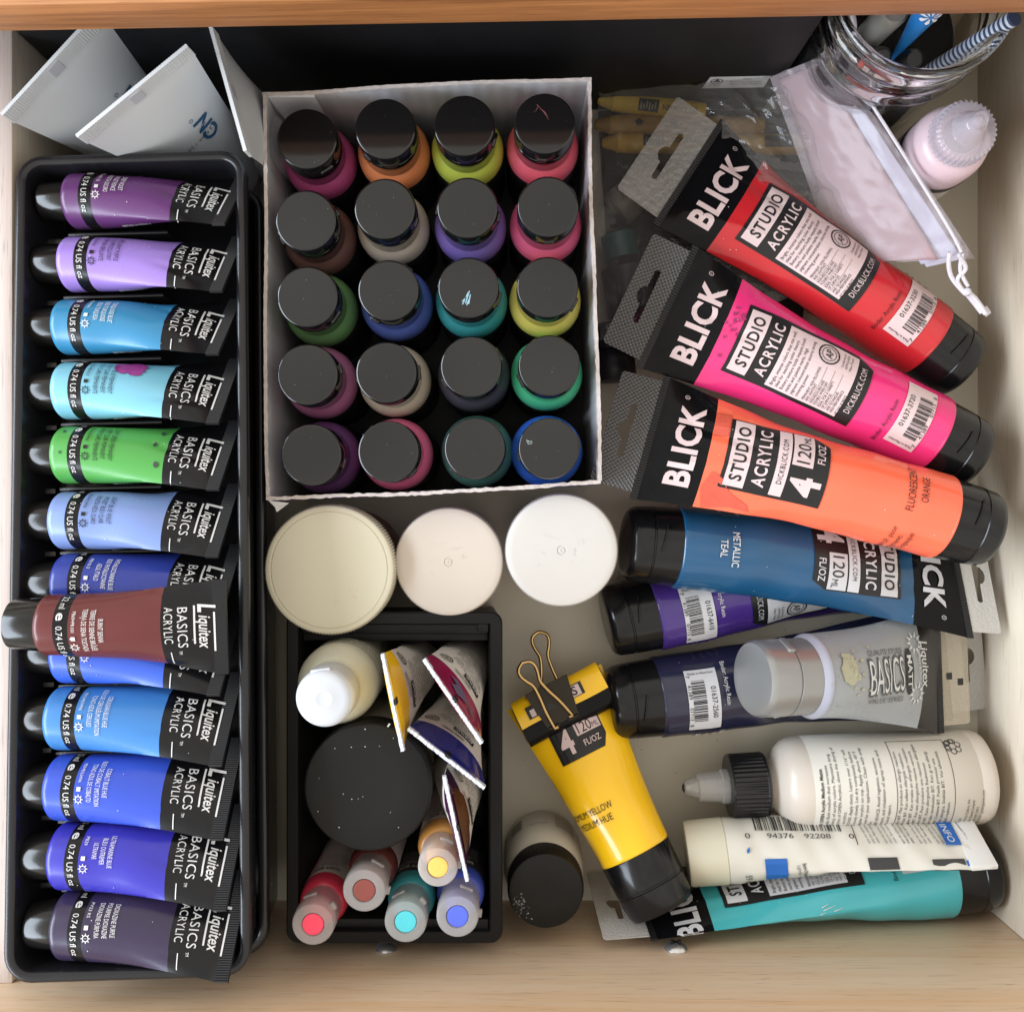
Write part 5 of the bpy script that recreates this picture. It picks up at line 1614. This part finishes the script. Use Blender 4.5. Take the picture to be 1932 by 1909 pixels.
for (x, y, z, r) in ((1824, 551, 5.85, .2), (1586, 97, 7.5, .19)):
    c = inv @ W(x, y, z)
    v, f = lathe([(-r, .02), (-r * .7, r * .75), (0, r), (r * .7, r * .75), (r, .02)], 12)
    mb.add([(a + c.x, b + c.y, e + c.z) for a, b, e in v], f)
for k in range(6):
    x, y = 1858 + k * 1.6, 592 - k * 1.3
    mb.add(*cordline([(x - 6, y - 8, 5.5), (x, y, 5.4), (x + 3, y + 5, 5.35)], .03))
mb.build('drawstring', cord, pt)

# ------------------------------------------------------------------ glass jar of tools
glass = bpy.data.materials.new('clear_glass')
glass.use_nodes = True
g = glass.node_tree.nodes['Principled BSDF']
g.inputs['Base Color'].default_value = (.96, .98, .98, 1)
g.inputs['Roughness'].default_value = .02
g.inputs['Transmission Weight'].default_value = 1.0
g.inputs['IOR'].default_value = 1.47
p = W(1752, -32, 11.0)
jt = thing('glass_jar', 'clear glass jar with thick rim holding pens in the back corner', 'jar', frame((p.x, p.y, 0.02)))
R = 3.78
v, f = lathe([(0, 2.6), (.05, 3.1), (.4, 3.45), (1.0, 3.5), (7.4, 3.5), (7.7, 3.56), (7.9, 3.74), (8.15, 3.76), (8.3, 3.6), (8.6, 3.48), (8.75, 3.5), (8.88, 3.7), (9.05, 3.72), (9.2, 3.52), (9.45, 3.48), (9.6, 3.68), (9.78, 3.7), (9.92, 3.5), (10.2, 3.48), (10.4, 3.66), (10.6, 3.8), (10.85, R), (11.0, 3.68), (11.03, 3.55), (10.95, 3.4), (10.6, 3.28), (9.4, 3.02), (8.9, 3.15), (8.4, 3.24), (1.2, 3.22), (.9, 3.1), (.75, 2.6), (.72, .05)], 80)
mk('glass_body', v, f, glass, jt, ang=60)
def stick(name, lb, cat, a, b, prof, m, extra=None):
    A, B = Vector(a), Vector(b)
    t = thing(name, lb, cat, frame(A, B - A), None)
    L = (B - A).length
    v, f = lathe([(h if h >= 0 else L + h, r) for h, r in prof], 24, axis='x')
    mk('shaft', v, f, m, t)
    return t, L
blue_h = mat('blue_handle', rgb(34, 110, 176), .3)
A = W(1748, 40, 10.4)
# a tool with a blue tapered handle and a needle tip
tb, L = stick('needle_tool', 'blue handled needle tool standing in the glass jar', 'tool', (A.x - .1, A.y - .35, 4.6), (A.x, A.y + .55, 12.2), [(2.6, .05), (2.62, .14), (3.6, .22), (4.2, .3), (6.2, .56), (-.1, .58), (-.01, .45)], blue_h)
v, f = lathe([(0, .02), (.2, .035), (2.7, .05)], 10, axis='x')
mk('needle', v, f, steel, tb)
ink = Ink(lambda u, v, o=0: Vector((v, (.56 + o + .01) * math.sin(-u / .56), -(.56 + o + .01) * math.cos(-u / .56) * -1)), .2)
for k in range(8):
    a = 2 * PI * k / 8
    ink.poly([(.06 * math.cos(a), 6.4 + .06 * math.sin(a)), (.42 * math.cos(a - .22), 6.4 + .42 * math.sin(a - .22)), (.5 * math.cos(a), 6.4 + .5 * math.sin(a)), (.42 * math.cos(a + .22), 6.4 + .42 * math.sin(a + .22))], 0, 1)
ink.build('flower_print', [paper_white], tb)
# striped pen
stripe = bpy.data.materials.new('pen_stripes')
stripe.use_nodes = True
nt = stripe.node_tree
tcn, wvn, crn = nt.nodes.new('ShaderNodeTexCoord'), nt.nodes.new('ShaderNodeTexWave'), nt.nodes.new('ShaderNodeValToRGB')
wvn.bands_direction = 'X'
wvn.inputs['Scale'].default_value = 130
crn.color_ramp.interpolation = 'CONSTANT'
crn.color_ramp.elements[0].color = (.02, .035, .09, 1)
crn.color_ramp.elements[1].position = .5
crn.color_ramp.elements[1].color = (.42, .45, .5, 1)
nt.links.new(tcn.outputs['Object'], wvn.inputs['Vector'])
nt.links.new(wvn.outputs['Fac'], crn.inputs[0])
nt.links.new(crn.outputs[0], nt.nodes['Principled BSDF'].inputs['Base Color'])
B = W(1940, 22, 11.9)
stick('pen', 'white and navy striped pen leaning inside the glass jar', 'pen', (p.x + .9, p.y - 1.9, 4.5), (B.x - .2, B.y, 11.6), [(0, .1), (.7, .28), (1.0, .31), (-.2, .31)], stripe)
dk = mat('dark_pen', (0.012, 0.012, 0.014), .35)
for k, (dx, dy, ex, ey, lb) in enumerate(((-1.6, .6, -2.1, -1.2, 'black pen leaning at the jar rim nearest the cord'), (.6, 1.2, .5, -1.9, 'black pen in the middle of the glass jar'), (-.4, 1.6, -1.0, -2.0, 'black pen between the needle tool and jar wall'))):
    stick('pen', lb, 'pen', (p.x + dx, p.y + dy, .9), (p.x + ex, p.y + ey, 8.0 + .4 * k), [(0, .2), (.3, .42), (-.2, .44), (-.01, .3)], dk)
C = W(1690, 18, 9.6)
stick('marker', 'white capped marker standing in the glass jar', 'marker', (C.x + .3, C.y + 1.2, .9), (C.x, C.y, 9.6), [(0, .4), (.2, .6), (-.2, .62), (-.01, .5)], mat('marker_white', rgb(140, 136, 130), .4))
v, f = lathe([(.78, 3.0), (.9, 3.08), (6.2, 3.15), (6.4, 3.0), (6.42, .5)], 48)
inr = thing('sponge', 'dark sponge filling the bottom of the glass jar', 'sponge', frame((p.x, p.y, 0.05)))  # made-up dark plug, added so the inside of the jar looks black
mk('sponge_body', v, f, mat('dark_sponge', (0.015, 0.014, 0.014), .9, bump=.8, bscale=700), inr)

# ------------------------------------------------------------------ dropper bottle
p = W(1797, 268, 6.9)
t = thing('dropper_bottle', 'pale pink bottle with clear ribbed dropper cap below the glass jar', 'bottle', frame((p.x, p.y, 0)))
v, f = lathe([(0, 1.4), (.1, 1.58), (.3, 1.66), (6.2, 1.68), (6.7, 1.66), (7.1, 1.56), (7.35, 1.36), (7.45, 1.15), (7.5, .95), (7.7, .9)], 56)
mk('bottle_body', v, f, mat('pink_milk', rgb(222, 196, 204, .95), .3, sss=.15), t, ang=60)
v, f = lathe([(1.2, 1.69), (5.55, 1.70)], 56, cap0=False, cap1=False)
mk('wrap_label', v, f, mat('bottle_label_white', rgb(222, 218, 214), .4), t)
v, f = lathe([(5.1, 1.705), (5.55, 1.715)], 56, cap0=False, cap1=False)
mk('black_band', v, f, ink_black, t)
ink = Ink(cylA(1.71, 225), .25)
for i, s in enumerate(('FLUID ACRYLIC', 'AIRBRUSH READY', '2 fl oz (60 ml)', 'Keep out of reach')): ink.text(s, 0, 4.5 - i * .45, .24 - .03 * i, 0, 1, w=2.2 - .2 * i)
ink.build('printing', [ink_black], t)
clear_cap = film('dropper_clear', rgb(216, 208, 220), .62, .08, 0, 300, 1.0)
md = lambda a, h: (.07 if (int(round(a / (2 * PI) * 144)) % 4) < 2 else 0) if 7.5 < h < 8.4 else 0
sq = lambda pr: [(z if z < 7.0 else 7.0 + (z - 7.0) * .74, r) for z, r in pr]
v, f = lathe(sq([(7.65, 1.28), (7.75, 1.3), (8.7, 1.24), (8.9, 1.14), (8.97, .95), (9.0, .75), (9.15, .66), (9.9, .48), (10.0, .42), (10.05, .36), (10.45, .34), (10.6, .28), (10.65, .12)]), 144, md)
mk('dropper_cap', v, f, clear_cap, t, ang=35)
v, f = lathe(sq([(8.0, .8), (8.7, .6), (9.2, .4), (9.9, .22), (10.3, .12)]), 32)
mk('dropper_tip', v, f, film('tip_milk', rgb(222, 214, 220), .7, .12, 0, 300, 1.0), t)
